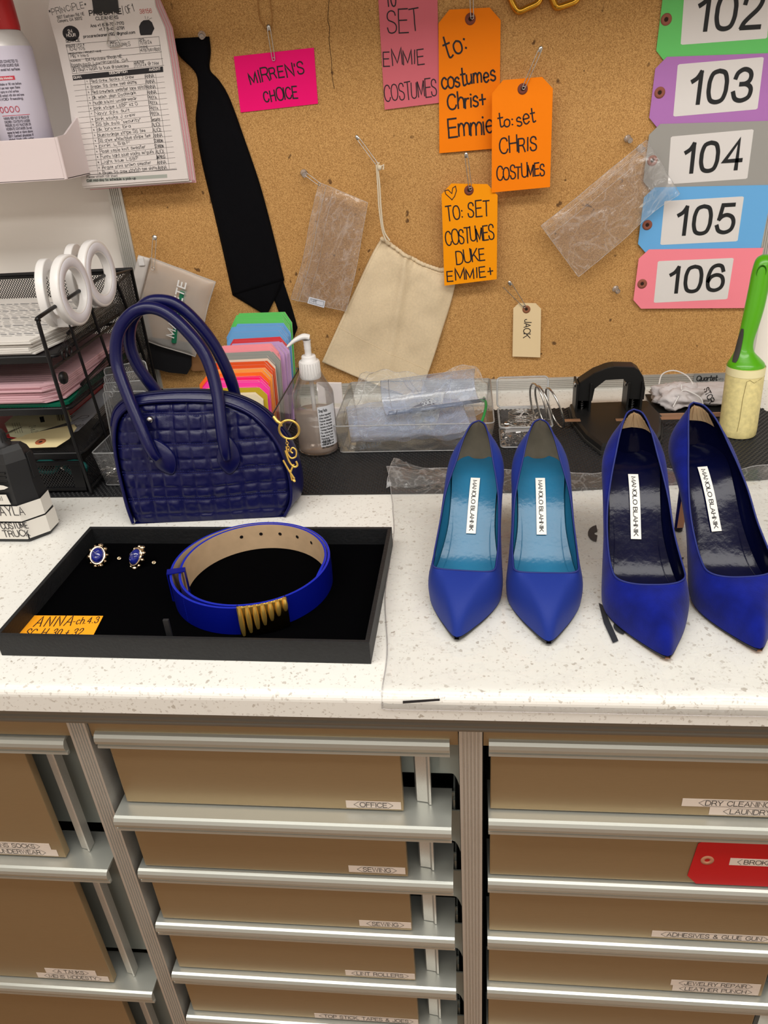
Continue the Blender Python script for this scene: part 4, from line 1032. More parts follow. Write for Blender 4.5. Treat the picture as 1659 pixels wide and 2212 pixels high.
mb = MB(); mb.T = T; mb.ribbon([plane_xy(T, *p) for p in ((976, 431), (963, 419), (961, 412), (968, 410), (976, 418), (978, 406), (984, 402), (986, 412), (982, 424), (976, 432))], .0012, .0007, ink); mb.build('drawn_heart', t)
safety_pin(on_y(1007, 334, y_-.003), on_y(1016, 408, y_-.003), lab='safety pin through the eyelet of the amber tag with the heart', grp='safety pins on the cork board')
y_ = W0-.025
T = frame(on_y(1065, 416, y_), on_y(1187, 405, y_)-on_y(1065, 416, y_), (0, 0, 1))
card_thing('shipping_tag', T, tagpoly(T, (1062, 416), (1188, 404), (1195, 164), (1063, 175)), org, 'neon orange tag reading to set CHRIS COSTUMES, overlapping the other two', 'tag',
           texts=[('to:', (1077, 276), (1108, 271), 28, .0016, .12), ('set', (1118, 274), (1158, 262), 32, .0016, .16), ('CHRIS', (1080, 333), (1160, 323), 32, .0017, .2), ('COSTUMES', (1074, 390), (1177, 378), 28, .0016, .12)], hand=.2, ey=(1129, 192, .0072, (120, 60, 46)))
safety_pin(on_y(1168, 105, y_-.003), on_y(1131, 190, y_-.003), lab='safety pin slanting through the eyelet of the CHRIS tag', grp='safety pins on the cork board')
man = mat('manila_card', (236, 212, 168), .7); y_ = W0-.004
T = frame(on_y(1107, 771, y_), on_y(1167, 771, y_)-on_y(1107, 771, y_), (0, 0, 1))
t = card_thing('shipping_tag', T, tagpoly(T, (1107, 770), (1167, 772), (1169, 655), (1109, 654), .009), man, 'small manila tag reading JACK hanging from an open safety pin', 'tag', ey=(1137, 668, .0065, (150, 96, 66)))
mb = MB(); A = plane_xy(T, 1133, 690); mb.T = T @ Matrix.Translation((A.x, A.y, 0)) @ Matrix.Rotation(-math.pi/2, 4, 'Z'); text(mb, 'JACK', 0, 0, .0105, .0013, .0007, ink, hand=.2, gap=.16); mb.build('writing', t)
safety_pin(on_y(1101, 611, y_-.003), on_y(1133, 662, y_-.003), lab='open safety pin through the JACK tag', grp='safety pins on the cork board', opn=2.2)

# numbered tags
num = [('102', (104, 206, 108), [(1470, 97), (1657, 83), (1665, -28), (1478, -14)], (1505, 66), (1640, 58), 74, (1439, 42), (.270, .485, .578)),
       ('103', (180, 118, 190), [(1454, 252), (1636, 236), (1650, 123), (1464, 139)], (1490, 224), (1618, 216), 66, (1425, 200), (.269, .401, .487)),
       ('104', (160, 158, 154), [(1442, 398), (1614, 386), (1628, 279), (1449, 295)], (1477, 373), (1598, 364), 60, (1409, 347), (.269, .315, .4025)),
       ('105', (106, 178, 236), [(1426, 529), (1593, 521), (1607, 424), (1435, 434)], (1461, 507), (1581, 501), 58, (1398, 486), (.270, .2245, .3165)),
       ('106', (255, 140, 156), [(1412, 654), (1571, 646), (1585, 557), (1421, 564)], (1445, 632), (1559, 626), 53, (1387, 613), (.271, .137, .226))]
for i, (n_, col, lab, a, b, hp, ey, (x0, z0, z1)) in enumerate(num):
    y_ = W0-.001-.0008*i; cn = ('green', 'purple', 'grey', 'light blue', 'pink')[i]
    T = frame((x0, y_, z0), (1, 0, -.032), (0, 0, 1)); hT = (z1-z0)+.004
    t = thing('shipping_tag', T.translation, '%s tag numbered %s in the column of numbered tags' % (cn, n_), 'tag', 'numbered tags on the right of the cork')
    mb = MB(); mb.T = T; mb.prism([(.014, 0), (.187, 0), (.187, hT), (.014, hT), (0, hT-.014), (0, .014)], 0, .0004, mat('tag_%s' % cn.replace(' ', '_'), col, .6)); mb.build('card', t)
    eyelet(T, t, ey[0], ey[1], .0075, (150, 88, 70))
    mb = MB(); mb.T = T; q = pxpoly(T, lab); mb.prism([tuple(Vector(q[k]).lerp(Vector(q[(k+s) % 4]), .02)) for k in range(4) for s in (-1, 1)], .0004, .0006, mat('number_sticker', (228, 224, 222), .5))
    txt(mb, T, n_, a, b, hp, .0058, printink, z=.0009, gap=.24); mb.build('number_label', t)

# tie
tiem = mat('black_navy_tie', (7, 7, 11), .9, spec=.15, bump=.3, bscale=1200)
T = thing('necktie', on_y(440, 75, W0), 'dark navy necktie folded over a clear pin on the cork', 'tie')
Lp = [(379, 84), (387, 118), (424, 158), (429, 205), (424, 262), (436, 345), (462, 455), (484, 550), (503, 637)]
Rp = [(452, 80), (455, 110), (453, 150), (474, 175), (497, 215), (528, 300), (562, 400), (590, 505), (614, 604)]
G = cloth(Lp, Rp, W0, 16, 60, lambda u, v: .0006+.0055*edge0(u, .5, .12)+.002*math.sin(math.pi*u)*(1-v))
tip = on_y(577, 681, W0)-V(0, .003, 0)
mb = MB(); mb.surf(G, tiem, True); last = G[-1]; mb.add(list(last)+[tip], [(j+1, j, len(last)) for j in range(len(last)-1)], tiem)
top = G[0]; mb.surf([[p+V(0, .0005, 0), p] for p in [V(q.x, W0, q.z) for q in top]], tiem)
mb.build('front_blade', T, solid=.0015)
G = cloth([(560, 560), (590, 640), (612, 700), (628, 748)], [(596, 560), (618, 625), (632, 668), (643, 708)], W0+.0004, 6, 12, lambda u, v: .0008)
mb = MB(); mb.surf(G, tiem, True); mb.build('tail_blade', T, solid=.001)
push_pin(on_y(436, 75, W0-.010), 'clear push pin through the knot end of the navy tie')

# clear push pins and bags
push_pin(on_y(656, 372, W0), 'clear push pin above the narrow clear bag left of the pouch')
push_pin(on_y(1354, 298, W0), 'clear push pin left of the grey 104 tag, the higher of that pair')
push_pin(on_y(1381, 318, W0-.004), 'clear push pin at the corner of the wide clear zip bag')
push_pin(on_y(1328, 622, W0), 'clear push pin alone on the cork left of the pink 106 tag')
bagf = film('bag_film', haze=.05, hazecol=(.95, .93, .93), gloss=.6, rough=.12, bump=.5, bscale=11, crease=.10, cscale=9)
rim = film('bag_rim', haze=.22, hazecol=(.85, .83, .84), gloss=1, rough=.15)
def zipbag(Lp, Rp, y, lab, seal, seed, nm='zip_bag'):
    T = thing(nm, on_y(Lp[0][0], Lp[0][1], y), lab, 'plastic bag')
    fy = lambda u, v: .004+.004*nz(u*5+seed, v*6)+.002*nz(u*14, v*14+seed)+.003*math.sin(math.pi*u)*math.sin(math.pi*v)
    G = cloth(Lp, Rp, y, 40, 50, fy); mb = MB(); mb.surf(G, bagf, True)
    Gb = cloth(Lp, Rp, y, 12, 12, lambda u, v: .001); mb.surf(Gb, bagf, True, True); mb.build('film', T)
    mb = MB()
    border = [r[0] for r in G]+G[-1][1:]+[r[-1] for r in G[::-1]][1:]+G[0][::-1][1:-1]
    mb.tube(border, .0005, rim, 4, closed=True); mb.build('edge_seam', T)
    mb = MB()
    for f in seal:
        P = [r[int(f*40)] for r in G] if f < 1 else [p for p in G[int((f-1)*50)]]
        mb.tube([p-V(0, .0006, 0) for p in P], .0008, rim, 5, flat=.4)
    mb.build('zip_seal', T); return T, G
T, G = zipbag([(690, 393), (672, 470), (655, 560), (629, 645)], [(795, 437), (782, 510), (768, 590), (748, 671)], 1.268, 'narrow clear zip bag with a small TAPE sticker hung left of the pouch', (.12, .16, .30), 3)
Tt = frame(on_y(665, 659, 1.261), on_y(702, 668, 1.261)-on_y(665, 659, 1.261), (0, 0, 1))
mb = MB(); mb.T = Tt; mb.prism(pxpoly(Tt, [(664, 655), (700, 665), (703, 650), (668, 641)]), 0, .0003, mat('sticker', (212, 216, 226), .5)); mb.ribbon([plane_xy(Tt, *p) for p in ((668, 653), (698, 661), (700, 652), (671, 645), (668, 653))], .0004, .0005, printink)
txt(mb, Tt, 'TAPE', (671, 651), (684, 655), 6, .0004, printink, z=.0005); mb.build('sticker', T)
safety_pin(on_y(660, 376, 1.262), on_y(690, 398, 1.262), lab='safety pin from the clear push pin to the narrow clear bag', grp='safety pins on the cork board', cap=False)
zipbag([(1396, 302), (1330, 355), (1240, 430), (1168, 487)], [(1467, 418), (1405, 462), (1330, 530), (1249, 597)], 1.262, 'wide clear zip bag hanging slanted across the 104 and 105 tags', (.08, .12, .20), 9)

# drawstring pouch
can_ = mat('unbleached_cotton', (226, 206, 172), .9, bump=.4, bscale=900, namt=.05, nscale=300)
T = thing('drawstring_pouch', on_y(826, 510, 1.27), 'cream cotton drawstring pouch hanging from a safety pin by its cord', 'pouch')
def fp(u, v):
    g = max(0, 1-v*5)*max(0, 1-u*1.3)
    fold = .0075*math.exp(-((u-.30-.35*v)/.05)**2)*(1-v*.6)*(v > 0)-.002*math.exp(-((u-.42-.35*v)/.05)**2)*(1-v*.5)
    return .002+.008*edge0(u, v, .25)*math.sin(math.pi*min(1, v+.12))+.0022*g*math.sin(u*95)+fold+.0055*nz(u*3.5, v*4, 2)+.0012*nz(u*9, v*10, 5)
Lp = [(826, 512), (806, 545), (775, 610), (735, 695), (696, 781)]; Rp = [(988, 588), (975, 650), (953, 720), (930, 790), (903, 862)]
G = cloth(Lp, Rp, 1.278, 90, 90, fp)
for j in range(91):                     # gathered upper edge sags, lower edge bows
    u = j/90
    for i in range(91):
        v = i/90; G[i][j] += V(0, 0, -.010*math.sin(math.pi*u)*max(0, 1-v*3)*(1 if u < .8 else .6)-.003*math.sin(math.pi*u)*v)
mb = MB(); mb.surf(G, can_, True); Gb = cloth(Lp, Rp, 1.275, 10, 10, lambda u, v: 0)
mb.build('bag', T, solid=.0012)
mb = MB(); mb.tube([G[2][j]-V(0, .002, 0)-V(0, 0, .0005*math.sin(j*1.7)) for j in range(0, 91)], .0032, can_, 8); mb.tube([G[7][j]-V(0, .0004, 0) for j in range(0, 91)], .0006, can_, 5); mb.build('hem_channel', T)
mb = MB(); mb.tube([G[70][j]-V(0, .0007, 0) for j in range(0, 91)], .0004, can_, 4); mb.tube([G[i][2]-V(0, .0006, 0) for i in range(5, 90)], .0004, can_, 4); mb.build('seam', T)
cord = mat('cotton_cord', (222, 208, 182), .9)
mb = MB(); mb.tube(cr([on_y(x, y, 1.262) for x, y in ((834, 520), (826, 497), (819, 450), (816, 400), (813, 356))], 5), .0013, cord, 7); mb.tube(cr([on_y(x, y, 1.261) for x, y in ((842, 520), (829, 497), (823, 450), (820, 400), (816, 358), (820, 352))], 5), .0013, cord, 7)
mb.lathe([(0, -.004), (.003, -.003), (.0038, 0), (.003, .003), (0, .004)], cord, on_y(820, 362, 1.260), 10); mb.tube([on_y(820, 362, 1.26), on_y(829, 356, 1.258), on_y(828, 366, 1.258)], .0014, cord, 6); mb.build('cord', T)
safety_pin(on_y(771, 296, 1.272), on_y(814, 354, 1.266), lab='safety pin carrying the cord of the cotton pouch', grp='safety pins on the cork board', wdt=.004)

# frosted zip pouch
fr_ = film('frosted_vinyl', tint=(.9, .88, .86), haze=.42, hazecol=(.80, .77, .73), gloss=.5, rough=.35, bump=.2, bscale=12)
T = thing('zip_pouch', on_y(303, 550, 1.26), 'frosted zip pouch with white lettering and a green tube inside, hung behind the bag handles', 'pouch')
G = cloth([(303, 549), (290, 600), (277, 650), (266, 690)], [(328, 556), (314, 610), (301, 660), (290, 712)], 1.262, 4, 16, lambda u, v: .008)
mb = MB(); mb.surf(G, mat('white_zip_band', (205, 198, 192), .5), True); mb.build('zip_band', T, solid=.002)
mb = MB(); q = on_y(304, 560, 1.254); mb.box(q-V(.004, .004, .010), q+V(.006, .003, .004), mat('slider_white', (225, 222, 220), .4), .0015); mb.build('slider', T)
G = cloth([(327, 556), (313, 610), (300, 660), (288, 726)], [(467, 608), (452, 655), (440, 710), (423, 769)], 1.262, 30, 30, lambda u, v: .004+.006*edge0(u, v, .2)+.004*nz(u*3, v*3, 8))
mb = MB(); mb.surf(G, fr_, True); border = [r[0] for r in G]+G[-1][1:]+[r[-1] for r in G[::-1]][1:]+G[0][::-1][1:-1]
mb.tube(border, .0012, fr_, 5, closed=True); mb.build('vinyl', T)
mb = MB(); mb.tube([on_y(396, 628, 1.2575), on_y(384, 690, 1.2575), on_y(377, 738, 1.2575)], .0085, mat('green_tube', (26, 120, 84), .5), 12, flat=.6); mb.build('green_tube', T)
Tt = frame(on_y(360, 724, 1.2475), on_y(386, 606, 1.2475)-on_y(360, 724, 1.2475), on_y(340, 724, 1.2475)-on_y(360, 724, 1.2475))
mb = MB(); mb.T = Tt; LN = (on_y(360, 724, 1.2475)-on_y(386, 606, 1.2475)).length; k_ = LN/text_w('MACHETE', .0125, .24)
text(mb, 'MACHETE', 0, -.0125, .0125, .0024, 0, mat('white_print', (240, 240, 238), .6), gap=.24, xs=k_); mb.build('lettering', T)
safety_pin(on_y(334, 512, 1.262), on_y(330, 580, 1.250), lab='upright safety pin holding the frosted pouch', grp='safety pins on the cork board', wdt=.006)
mb = MB(); Tt = frame(on_y(322, 796, 1.270), on_y(411, 806, 1.270)-on_y(322, 796, 1.270), (0, 0, 1)); mb.T = Tt; pp = [Vector((*p, 0)) for p in pxpoly(Tt, [(324, 792), (366, 803), (405, 807), (414, 790), (414, 740), (324, 728), (320, 780)])]
mb.prism([(p.x, p.y) for p in pp], 0, .004, mat('black_felt', (14, 14, 18), .95)); setp(mb.build('fabric_swatch'), 'black rounded fabric swatch hanging below the frosted pouch', 'fabric swatch')
mb = MB(); mb.T = frame(on_y(414, 802, 1.274), (1, 0, .05), (0, 0, 1)); mb.prism(rrect(0, 0, .026, .05, .006), 0, .001, mat('tan_leather_swatch', (150, 106, 66), .6)); setp(mb.build('fabric_swatch'), 'brown rounded swatch half hidden right of the black one', 'fabric swatch')

# gold clasps at the top edge
ygl = mat('amber_gold', (222, 168, 60), .15, metal=.9)
for i, (pts, lb) in enumerate(((((1098, -20), (1108, 8), (1120, 24), (1140, 17), (1164, 4), (1172, -20)), 'gold hoop hanging at the top of the cork, left of the pair'), (((1186, -22), (1196, 2), (1204, 15), (1222, 11), (1246, 0), (1252, -22)), 'gold hoop hanging at the top of the cork, right of the pair'))):
    mb = MB(); P = cr([on_y(x, y, W0-.012) for x, y in pts], 6); c = sum(P, Vector())/len(P)
    mb.tube(P, .0060, ygl, 8, flat=.7); mb.tube([p+V(0, .010, 0) for p in P], .0060, ygl, 8, flat=.7); mb.surf([[p, p+V(0, .012, 0)] for p in P], ygl, True)
    setp(mb.build('gold_hoop'), lb, 'gold hoop')

# ---------------------------------------------------------------- invoice pad and binder clip
yI = 1.240
BL, BR = on_y(178, 402, yI), on_y(407, 386, yI)
T = frame(BL, BR-BL, (0, 0, 1)); pinkp = mat('pink_copy_paper', (232, 178, 184), .8); pw = mat('form_paper', (226, 218, 214), .8); pb = mat('form_ink', (34, 32, 36), .7)
t = thing('invoice_pad', BL, 'clipped pad of cleaners order forms with handwriting hung over the board edge', 'order pad')
front = [(178, 402), (407, 386), (397, 320), (383, 230), (368, 130), (356, 60), (336, 14), (330, -30), (110, -30), (104, 26), (124, 100), (148, 210), (160, 300)]
for k2 in range(9, 0, -1):
    dx, dy = k2*1.9, [2, 9, 3, 6, 12, 5, 9, 4, 7, 10][k2]*(.5+.06*k2); Tk = T @ Matrix.Translation((0, 0, -.0015*k2)); mb = MB(); mb.T = Tk
    mb.prism(pxpoly(Tk, [(x+(dx if i < 7 else dx*.2), y+(dy*.8 if i < 2 else 0)) for i, (x, y) in enumerate(front)]), 0, .0006, pinkp if k2 % 3 != 1 else pw); mb.build('sheet', t)
mb = MB(); mb.T = T; mb.prism(pxpoly(T, front), 0, .0006, pw)
k_ = .3014
def fx(s, x0, y0, x1, y1, h, wd=.0005, m=None, hand=0, gap=.2): txt(mb, T, s, (x0*k_, y0*k_), (x1*k_, y1*k_), h*k_, wd, m or pb, z=.0008, hand=hand, gap=gap)
def fl(wd, *p): mb.ribbon([plane_xy(T, x*k_, y*k_) for x, y in p], wd, .0008, pb)
fx('*PRINCIPLE*', 360, 112, 625, 52, 42, .0006, hand=.25); fx('1927 Eastview Rd. NE', 412, 136, 606, 108, 20); fx('Conyers, GA 30012', 418, 162, 592, 140, 20)
fx('PROCARE', 645, 112, 872, 98, 34, .0013); fx('CLEANERS', 690, 145, 850, 134, 22, .0007); fx('/ OF 1', 885, 105, 965, 80, 50, .0007, hand=.2); fx('38156', 1005, 98, 1090, 92, 30, .0006, mat('red_ink', (190, 70, 60), .7))
fx('Ana +1 678-70_-7170', 652, 196, 890, 176, 20, .0007); fx('+1 7_6-43_-2791', 715, 222, 893, 210, 20, .0007); fx('procarecleaners192_@gmail.com', 602, 272, 970, 240, 20, .0007)
fx('SERVICE', 476, 305, 574, 298, 20, .0007)
c = plane_xy(T, 510*k_, 240*k_); mb.prism([(c.x+.0125*math.cos(a/20*6.2832), c.y+.0095*math.sin(a/20*6.2832)) for a in range(20)], .0006, .0008, pb)
_pp = pb; txt(mb, T, '24', (492*k_, 236*k_), (522*k_, 234*k_), 22*k_, .0008, pw, z=.001); txt(mb, T, 'HOUR', (482*k_, 264*k_), (545*k_, 260*k_), 20*k_, .0007, pw, z=.001)
mb.prism(pxpoly(T, [(x*k_, y*k_) for x, y in ((1003, 235), (998, 190), (1012, 160), (1030, 146), (1068, 142), (1090, 160), (1108, 205), (1096, 228), (1088, 250), (1010, 254))]), .0006, .0008, pb)
for a in ((1045, 135, 1040, 115), (1058, 135, 1062, 118), (1070, 138, 1090, 128)): fl(.0004, (a[0], a[1]), (a[2], a[3]))
for y0 in (322, 385, 432, 480, 528): fl(.0004, (474+(y0-322)*.23, y0), (1140+(y0-322)*.18, y0-60))
fl(.0004, (474, 322), (522, 528)); fl(.0004, (1140, 262), (1168, 470)); fl(.0004, (992, 275), (1006, 380)); fl(.0004, (790, 295), (795, 345)); fl(.0004, (960, 445), (966, 490))
for s, x, y, x2, y2 in (('EPISODE / P.O. #', 480, 338, 605, 326), ('DEPT.', 793, 312, 835, 308), ('DATE', 1002, 290, 1035, 286), ('PRODUCTION / PROJECT NAME', 497, 394, 728, 372), ('PHONE', 1010, 345, 1060, 340), ('ADDRESS', 508, 444, 580, 438), ('SPECIAL INSTRUCTIONS', 522, 496, 696, 480), ('DUE TIME', 968, 455, 1035, 448)): fx(s, x, y, x2, y2, 13, .0004)
for s, x, y, x2, y2, h in (('104/105', 498, 365, 612, 355, 26), ('COSTUMES', 795, 335, 935, 328, 26), ('11/9/24', 1005, 320, 1090, 312, 26), ('His + Hers', 512, 415, 635, 405, 22), ('104 Hurricane Shoals NE', 615, 440, 875, 412, 20), ('basecamp: Lawrenceville, GA', 515, 475, 920, 440, 20), ('dry clean + return to truck @ basecamp', 525, 515, 925, 480, 20), ('11/5/24 @ 7AM', 968, 478, 1140, 462, 22), ('4787567800', 1010, 372, 1148, 362, 20)): fx(s, x, y, x2, y2, h, .0005, hand=.3)
mb.prism(pxpoly(T, [(x*k_, y*k_) for x, y in ((526, 577), (1172, 516), (1168, 476), (520, 540))]), .0006, .0008, pb)
for s, x, y, x2, y2 in (('QUAN.', 530, 563, 588, 558), ('DESCRIPTION', 788, 532, 915, 520), ('AMOUNT', 1072, 508, 1152, 500)): txt(mb, T, s, (x*k_, y*k_), (x2*k_, y2*k_), 16*k_, .0007, pw, z=.001)
rows = ['Red crew socks J crew', 'cream SS crew tee skims', 'Red crewneck sweater lace stitch', 'dk wash jean Dockmark', 'nude bikini underwear', 'pink stripe LSBF sz 0', 'Navy 2pc suit', 'pink socks J crew', 'SS blk polo "security"', 'dk brown bra', 'blue/orange stripe SS tee', 'SS crew white/blue stripe tee', 'pink LSBF', 'Rose cable knit sweater', 'Funny light blue socks w/gulls', 'Light blue LSBF', 'Argyle print brown sweater', 'Brown SS crew stretch tee skims']
who = 'ANNA,ANNA,ANNA,ANNA,PRIYA,PRIYA,PRIYA,PRIYA,Security,ALICE,ALICE,ANNA,STANDIN,STANDIN,ALICE,JIM PRESS,ANNA,ANNA'.split(',')
for i in range(18):
    x0 = 650+i*5.4; y0 = 598+i*38.6; fl(.0003, (x0-122+i*1, y0+14), (x0+525, y0-48)); fx(rows[i], x0, y0-4, x0+150+len(rows[i])*7.6, y0-28-len(rows[i])*.5, 21, .00055, hand=.35); fx(who[i], x0+393, y0-38, x0+455, y0-44, 24, .00055, hand=.25); fx(str(i+1), x0-27, y0-8, x0-20, y0-9, 10, .0004)
fl(.0004, (608, 572), (705, 1248)); fl(.0004, (645, 568), (740, 1244)); fl(.0004, (1038, 535), (1140, 1215)); fl(.0004, (1116, 528), (1215, 1208))
fl(.0007, (620, 1254), (1268, 1214)); fx('Please attach call sheet', 624, 1276, 845, 1266, 15, .0004)
mb.prism(pxpoly(T, [(x*k_, y*k_) for x, y in ((622, 1308), (1200, 1274), (1198, 1248), (620, 1284))]), .0006, .0007, mat('grey_bar', (168, 172, 164), .8)); fx('Call mid-day to schedule a pick-up', 626, 1302, 975, 1284, 16, .0007)
mb.build('order_form', t)
T2 = thing('binder_clip', on_y(225, 20, yI-.004), 'black binder clip with a wire handle over the order pad', 'binder clip')
mb = MB(); mb.T = T; a = pxpoly(T, [(204, 30), (258, 27), (252, -30), (196, -30)]); mb.prism(a, .0010, .0022, mat('clip_enamel', (26, 25, 26), .35)); mb.prism([a[0], a[1], (a[1][0], a[1][1]+.002), (a[0][0], a[0][1]+.002)], .0022, .0032, _m['clip_enamel']); mb.build('clip_body', T2)
mb = MB(); P = cr([Vector((*plane_xy(T, x, y), .0036)) for x, y in ((224, 26), (229, 50), (236, 78), (234, 95), (243, 101), (259, 99), (262, 94), (250, 72), (248, 50), (247, 26))], 5); mb.T = T; mb.tube(P, .0008, steel, 6); mb.build('wire_handle', T2)

# ---------------------------------------------------------------- wall bin and aerosol can
hold = mat('white_pink_bin_plastic', (226, 212, 212), .4)
mb = MB(); x0, x1, y0, y1, z0 = -.86, -.578, 1.158, 1.298, .388
mb.box((x0, y0, z0), (x1, y1, z0+.003), hold, .001); mb.box((x0, y0, z0), (x1, y0+.003, z0+.056), hold, .0012)
mb.T = Matrix(((0, 0, 1, x1-.0015), (1, 0, 0, 0), (0, 1, 0, 0), (0, 0, 0, 1))); mb.prism([(y0, z0), (y1, z0), (y1, z0+.09), (y1-.03, z0+.09), (y0+.03, z0+.058), (y0, z0+.056)], -.0015, .0015, hold); mb.T = Matrix.Identity(4)
mb.tube([V(x1-.0005, y0+.001, z0+.001), V(x1-.0005, y0+.001, z0+.056)], .0028, hold, 8)
setp(mb.build('wall_bin'), 'white plastic bin on the wall holding the spray can', 'wall bin')
cb = mat('lilac_can', (206, 200, 216), .3); red = mat('red_cap', (190, 36, 40), .35)
c = V(-.648, 1.208, .3915); T = thing('spray_can', c, 'pale spray can with a red cap and white trigger in the wall bin', 'spray can')
RC = .0375
mb = MB(); mb.lathe([(0, 0), (RC*.96, 0), (RC, .003), (RC, .165), (RC*.99, .168)], cb, c, 40); mb.build('can_body', T)
mb = MB(); mb.lathe([(RC*.985, .168), (RC*.95, .172), (RC*.78, .186), (RC*.66, .190), (0, .190)], mat('can_shoulder', (210, 206, 204), .3, metal=.2), c, 40); mb.build('can_shoulder', T)
mb = MB(); mb.lathe([(RC*.74, .188), (RC*.76, .192), (RC*.72, .235), (RC*.6, .26), (0, .262)], red, c, 32); mb.build('red_cap', T)
mb = MB(); mb.tube(cr([c+V(.004, -RC*.62, .240), c+V(.009, -RC*.95, .232), c+V(.014, -RC*1.15, .208), c+V(.024, -RC*1.05, .196)], 5), [.010, .010, .0095, .009, .009, .0085, .008, .0075, .007, .0065, .006, .0055, .005, .0045, .004, .003], white, 8, flat=.5); mb.build('trigger', T)
def wrap(s, a0, z, size, wd, m, gap=.2, tgt=None):
    tl = MB(); text(tl, s, 0, 0, size, wd, 0, m, gap=gap); k = tgt/text_w(s, size, gap) if tgt else 1
    mbw.add([V(c.x+(RC+.0004)*math.sin(a0+p.x*k/RC), c.y-(RC+.0004)*math.cos(a0+p.x*k/RC), c.z+z+p.y) for p in tl.v], tl.f, m)
mbw = MB(); rk = mat('can_red_print', (196, 50, 70), .5); gk = mat('can_grey_print', (90, 84, 96), .5)
A0 = -.30
for i, s in enumerate(('NEVER PUT DEVICES CONNECTED TO', 'AN ELECTRICAL POWER SOURCE NEAR', 'Container to avoid hot surfaces')): wrap(s, A0, .148-i*.0048, .0030, .0006, gk, tgt=.043)
def band(z0, z1, a, b, m): mbw.surf([[V(c.x+(RC+.0003)*math.sin(t), c.y-(RC+.0003)*math.cos(t), c.z+z) for z in (z1, z0)] for t in [lerp(a, b, q/10) for q in range(11)]], m, True)
band(.127, .132, A0, A0+.9, rk); wrap('Important Safety Information', A0+.02, .1283, .0026, .0005, white, tgt=.030)
for i, s in enumerate(('NEVER shake or tilt can before', 'NEVER use near open flame', 'NEVER spray on a hot surface', 'AVOID contact with skin and eyes', 'AVOID freezing')): wrap('- '+s, A0, .121-i*.0046, .0028, .0005, gk, tgt=.040-.003*(i % 3))
for i in range(4):
    cc = A0+.10+i*.20; mbw.tube([V(c.x+(RC+.0004)*math.sin(cc+.07*math.cos(a*.5236)), c.y-(RC+.0004)*math.cos(cc+.07*math.cos(a*.5236)), c.z+.091+.0036*math.sin(a*.5236)) for a in range(12)], .0005, rk, 4, closed=True)
for z in (.083, .047): band(z, z+.0006, A0+.05, A0+1.1, rk)
for i in range(7): wrap(('WARNING: KEEP OUT OF REACH OF', 'CHILDREN. CONTENTS UNDER', 'PRESSURE. DO NOT PUNCTURE OR', 'INCINERATE CONTAINER. Do not', 'expose to heat or store above', '120 F. Contact physician if', 'inhaled. Wash with water.')[i], A0+.08, .0785-i*.0045, .0029, .0006, gk, tgt=.036)
wrap('USAGE DIRECTIONS:', A0+.12, .040, .0036, .0008, rk)
for i, s in enumerate(('Before use:', '1. Remove safety tab', '2. Point nozzle away', 'To use:', '1. Hold can upright')): wrap(s, A0+.12, .034-i*.0044, .0028, .0005, gk)
band(.002, .009, A0+.22, A0+1.5, rk); wrap('Public Safety', A0+.70, .0038, .0036, .0007, white)
mbw.build('printed_label', T)
c2 = V(-.735, 1.205, .3915); mb = MB(); mb.lathe([(0, 0), (.03, 0), (.0305, .002), (.0305, .062), (.028, .066), (.028, .19), (.02, .2), (0, .2)], mat('white_cap', (232, 228, 226), .4), c2, 28); setp(mb.build('bottle'), 'white bottle left of the spray can in the wall bin', 'bottle')
# ---------------------------------------------------------------- wire mesh desk organiser
blk = mat('black_wire', (18, 18, 20), .4, spec=.4)
def mesh_mat():
    m = bpy.data.materials.new('black_wire_mesh'); m.use_nodes = True; nt = m.node_tree; b = nt.nodes['Principled BSDF']; out = nt.nodes['Material Output']
    b.inputs['Base Color'].default_value = (.012, .012, .014, 1); b.inputs['Roughness'].default_value = .4
    tc = nt.nodes.new('ShaderNodeTexCoord'); sx = nt.nodes.new('ShaderNodeSeparateXYZ'); nt.links.new(tc.outputs['Object'], sx.inputs[0])
    ad = nt.nodes.new('ShaderNodeMath'); ad.operation = 'ADD'; nt.links.new(sx.outputs[0], ad.inputs[0]); nt.links.new(sx.outputs[1], ad.inputs[1])
    outs = []
    for sg in (1, -1):
        a = nt.nodes.new('ShaderNodeMath'); a.operation = 'MULTIPLY_ADD'; a.inputs[1].default_value = sg*.8; nt.links.new(sx.outputs[2], a.inputs[0]); nt.links.new(ad.outputs[0], a.inputs[2])
        f = nt.nodes.new('ShaderNodeMath'); f.operation = 'MULTIPLY'; f.inputs[1].default_value = 1/.0042; nt.links.new(a.outputs[0], f.inputs[0])
        g = nt.nodes.new('ShaderNodeMath'); g.operation = 'FRACT'; nt.links.new(f.outputs[0], g.inputs[0])
        h = nt.nodes.new('ShaderNodeMath'); h.operation = 'LESS_THAN'; h.inputs[1].default_value = .34; nt.links.new(g.outputs[0], h.inputs[0]); outs.append(h)
    mx = nt.nodes.new('ShaderNodeMath'); mx.operation = 'MAXIMUM'; nt.links.new(outs[0].outputs[0], mx.inputs[0]); nt.links.new(outs[1].outputs[0], mx.inputs[1])
    tr = nt.nodes.new('ShaderNodeBsdfTransparent'); ms = nt.nodes.new('ShaderNodeMixShader')
    nt.links.new(mx.outputs[0], ms.inputs[0]); nt.links.new(tr.outputs[0], ms.inputs[1]); nt.links.new(b.outputs[0], ms.inputs[2]); nt.links.new(ms.outputs[0], out.inputs[0]); return m
wm = mesh_mat()
MT = .0030                                    # top of the grip mat's studs
X0, X1, Y0, Y1 = -.86, -.526, .905, 1.200
T = thing('desk_organizer', ((X0+X1)/2, 1.05, MT), 'black wire mesh desk organiser with paper trays at the left end of the mat', 'desk organizer')
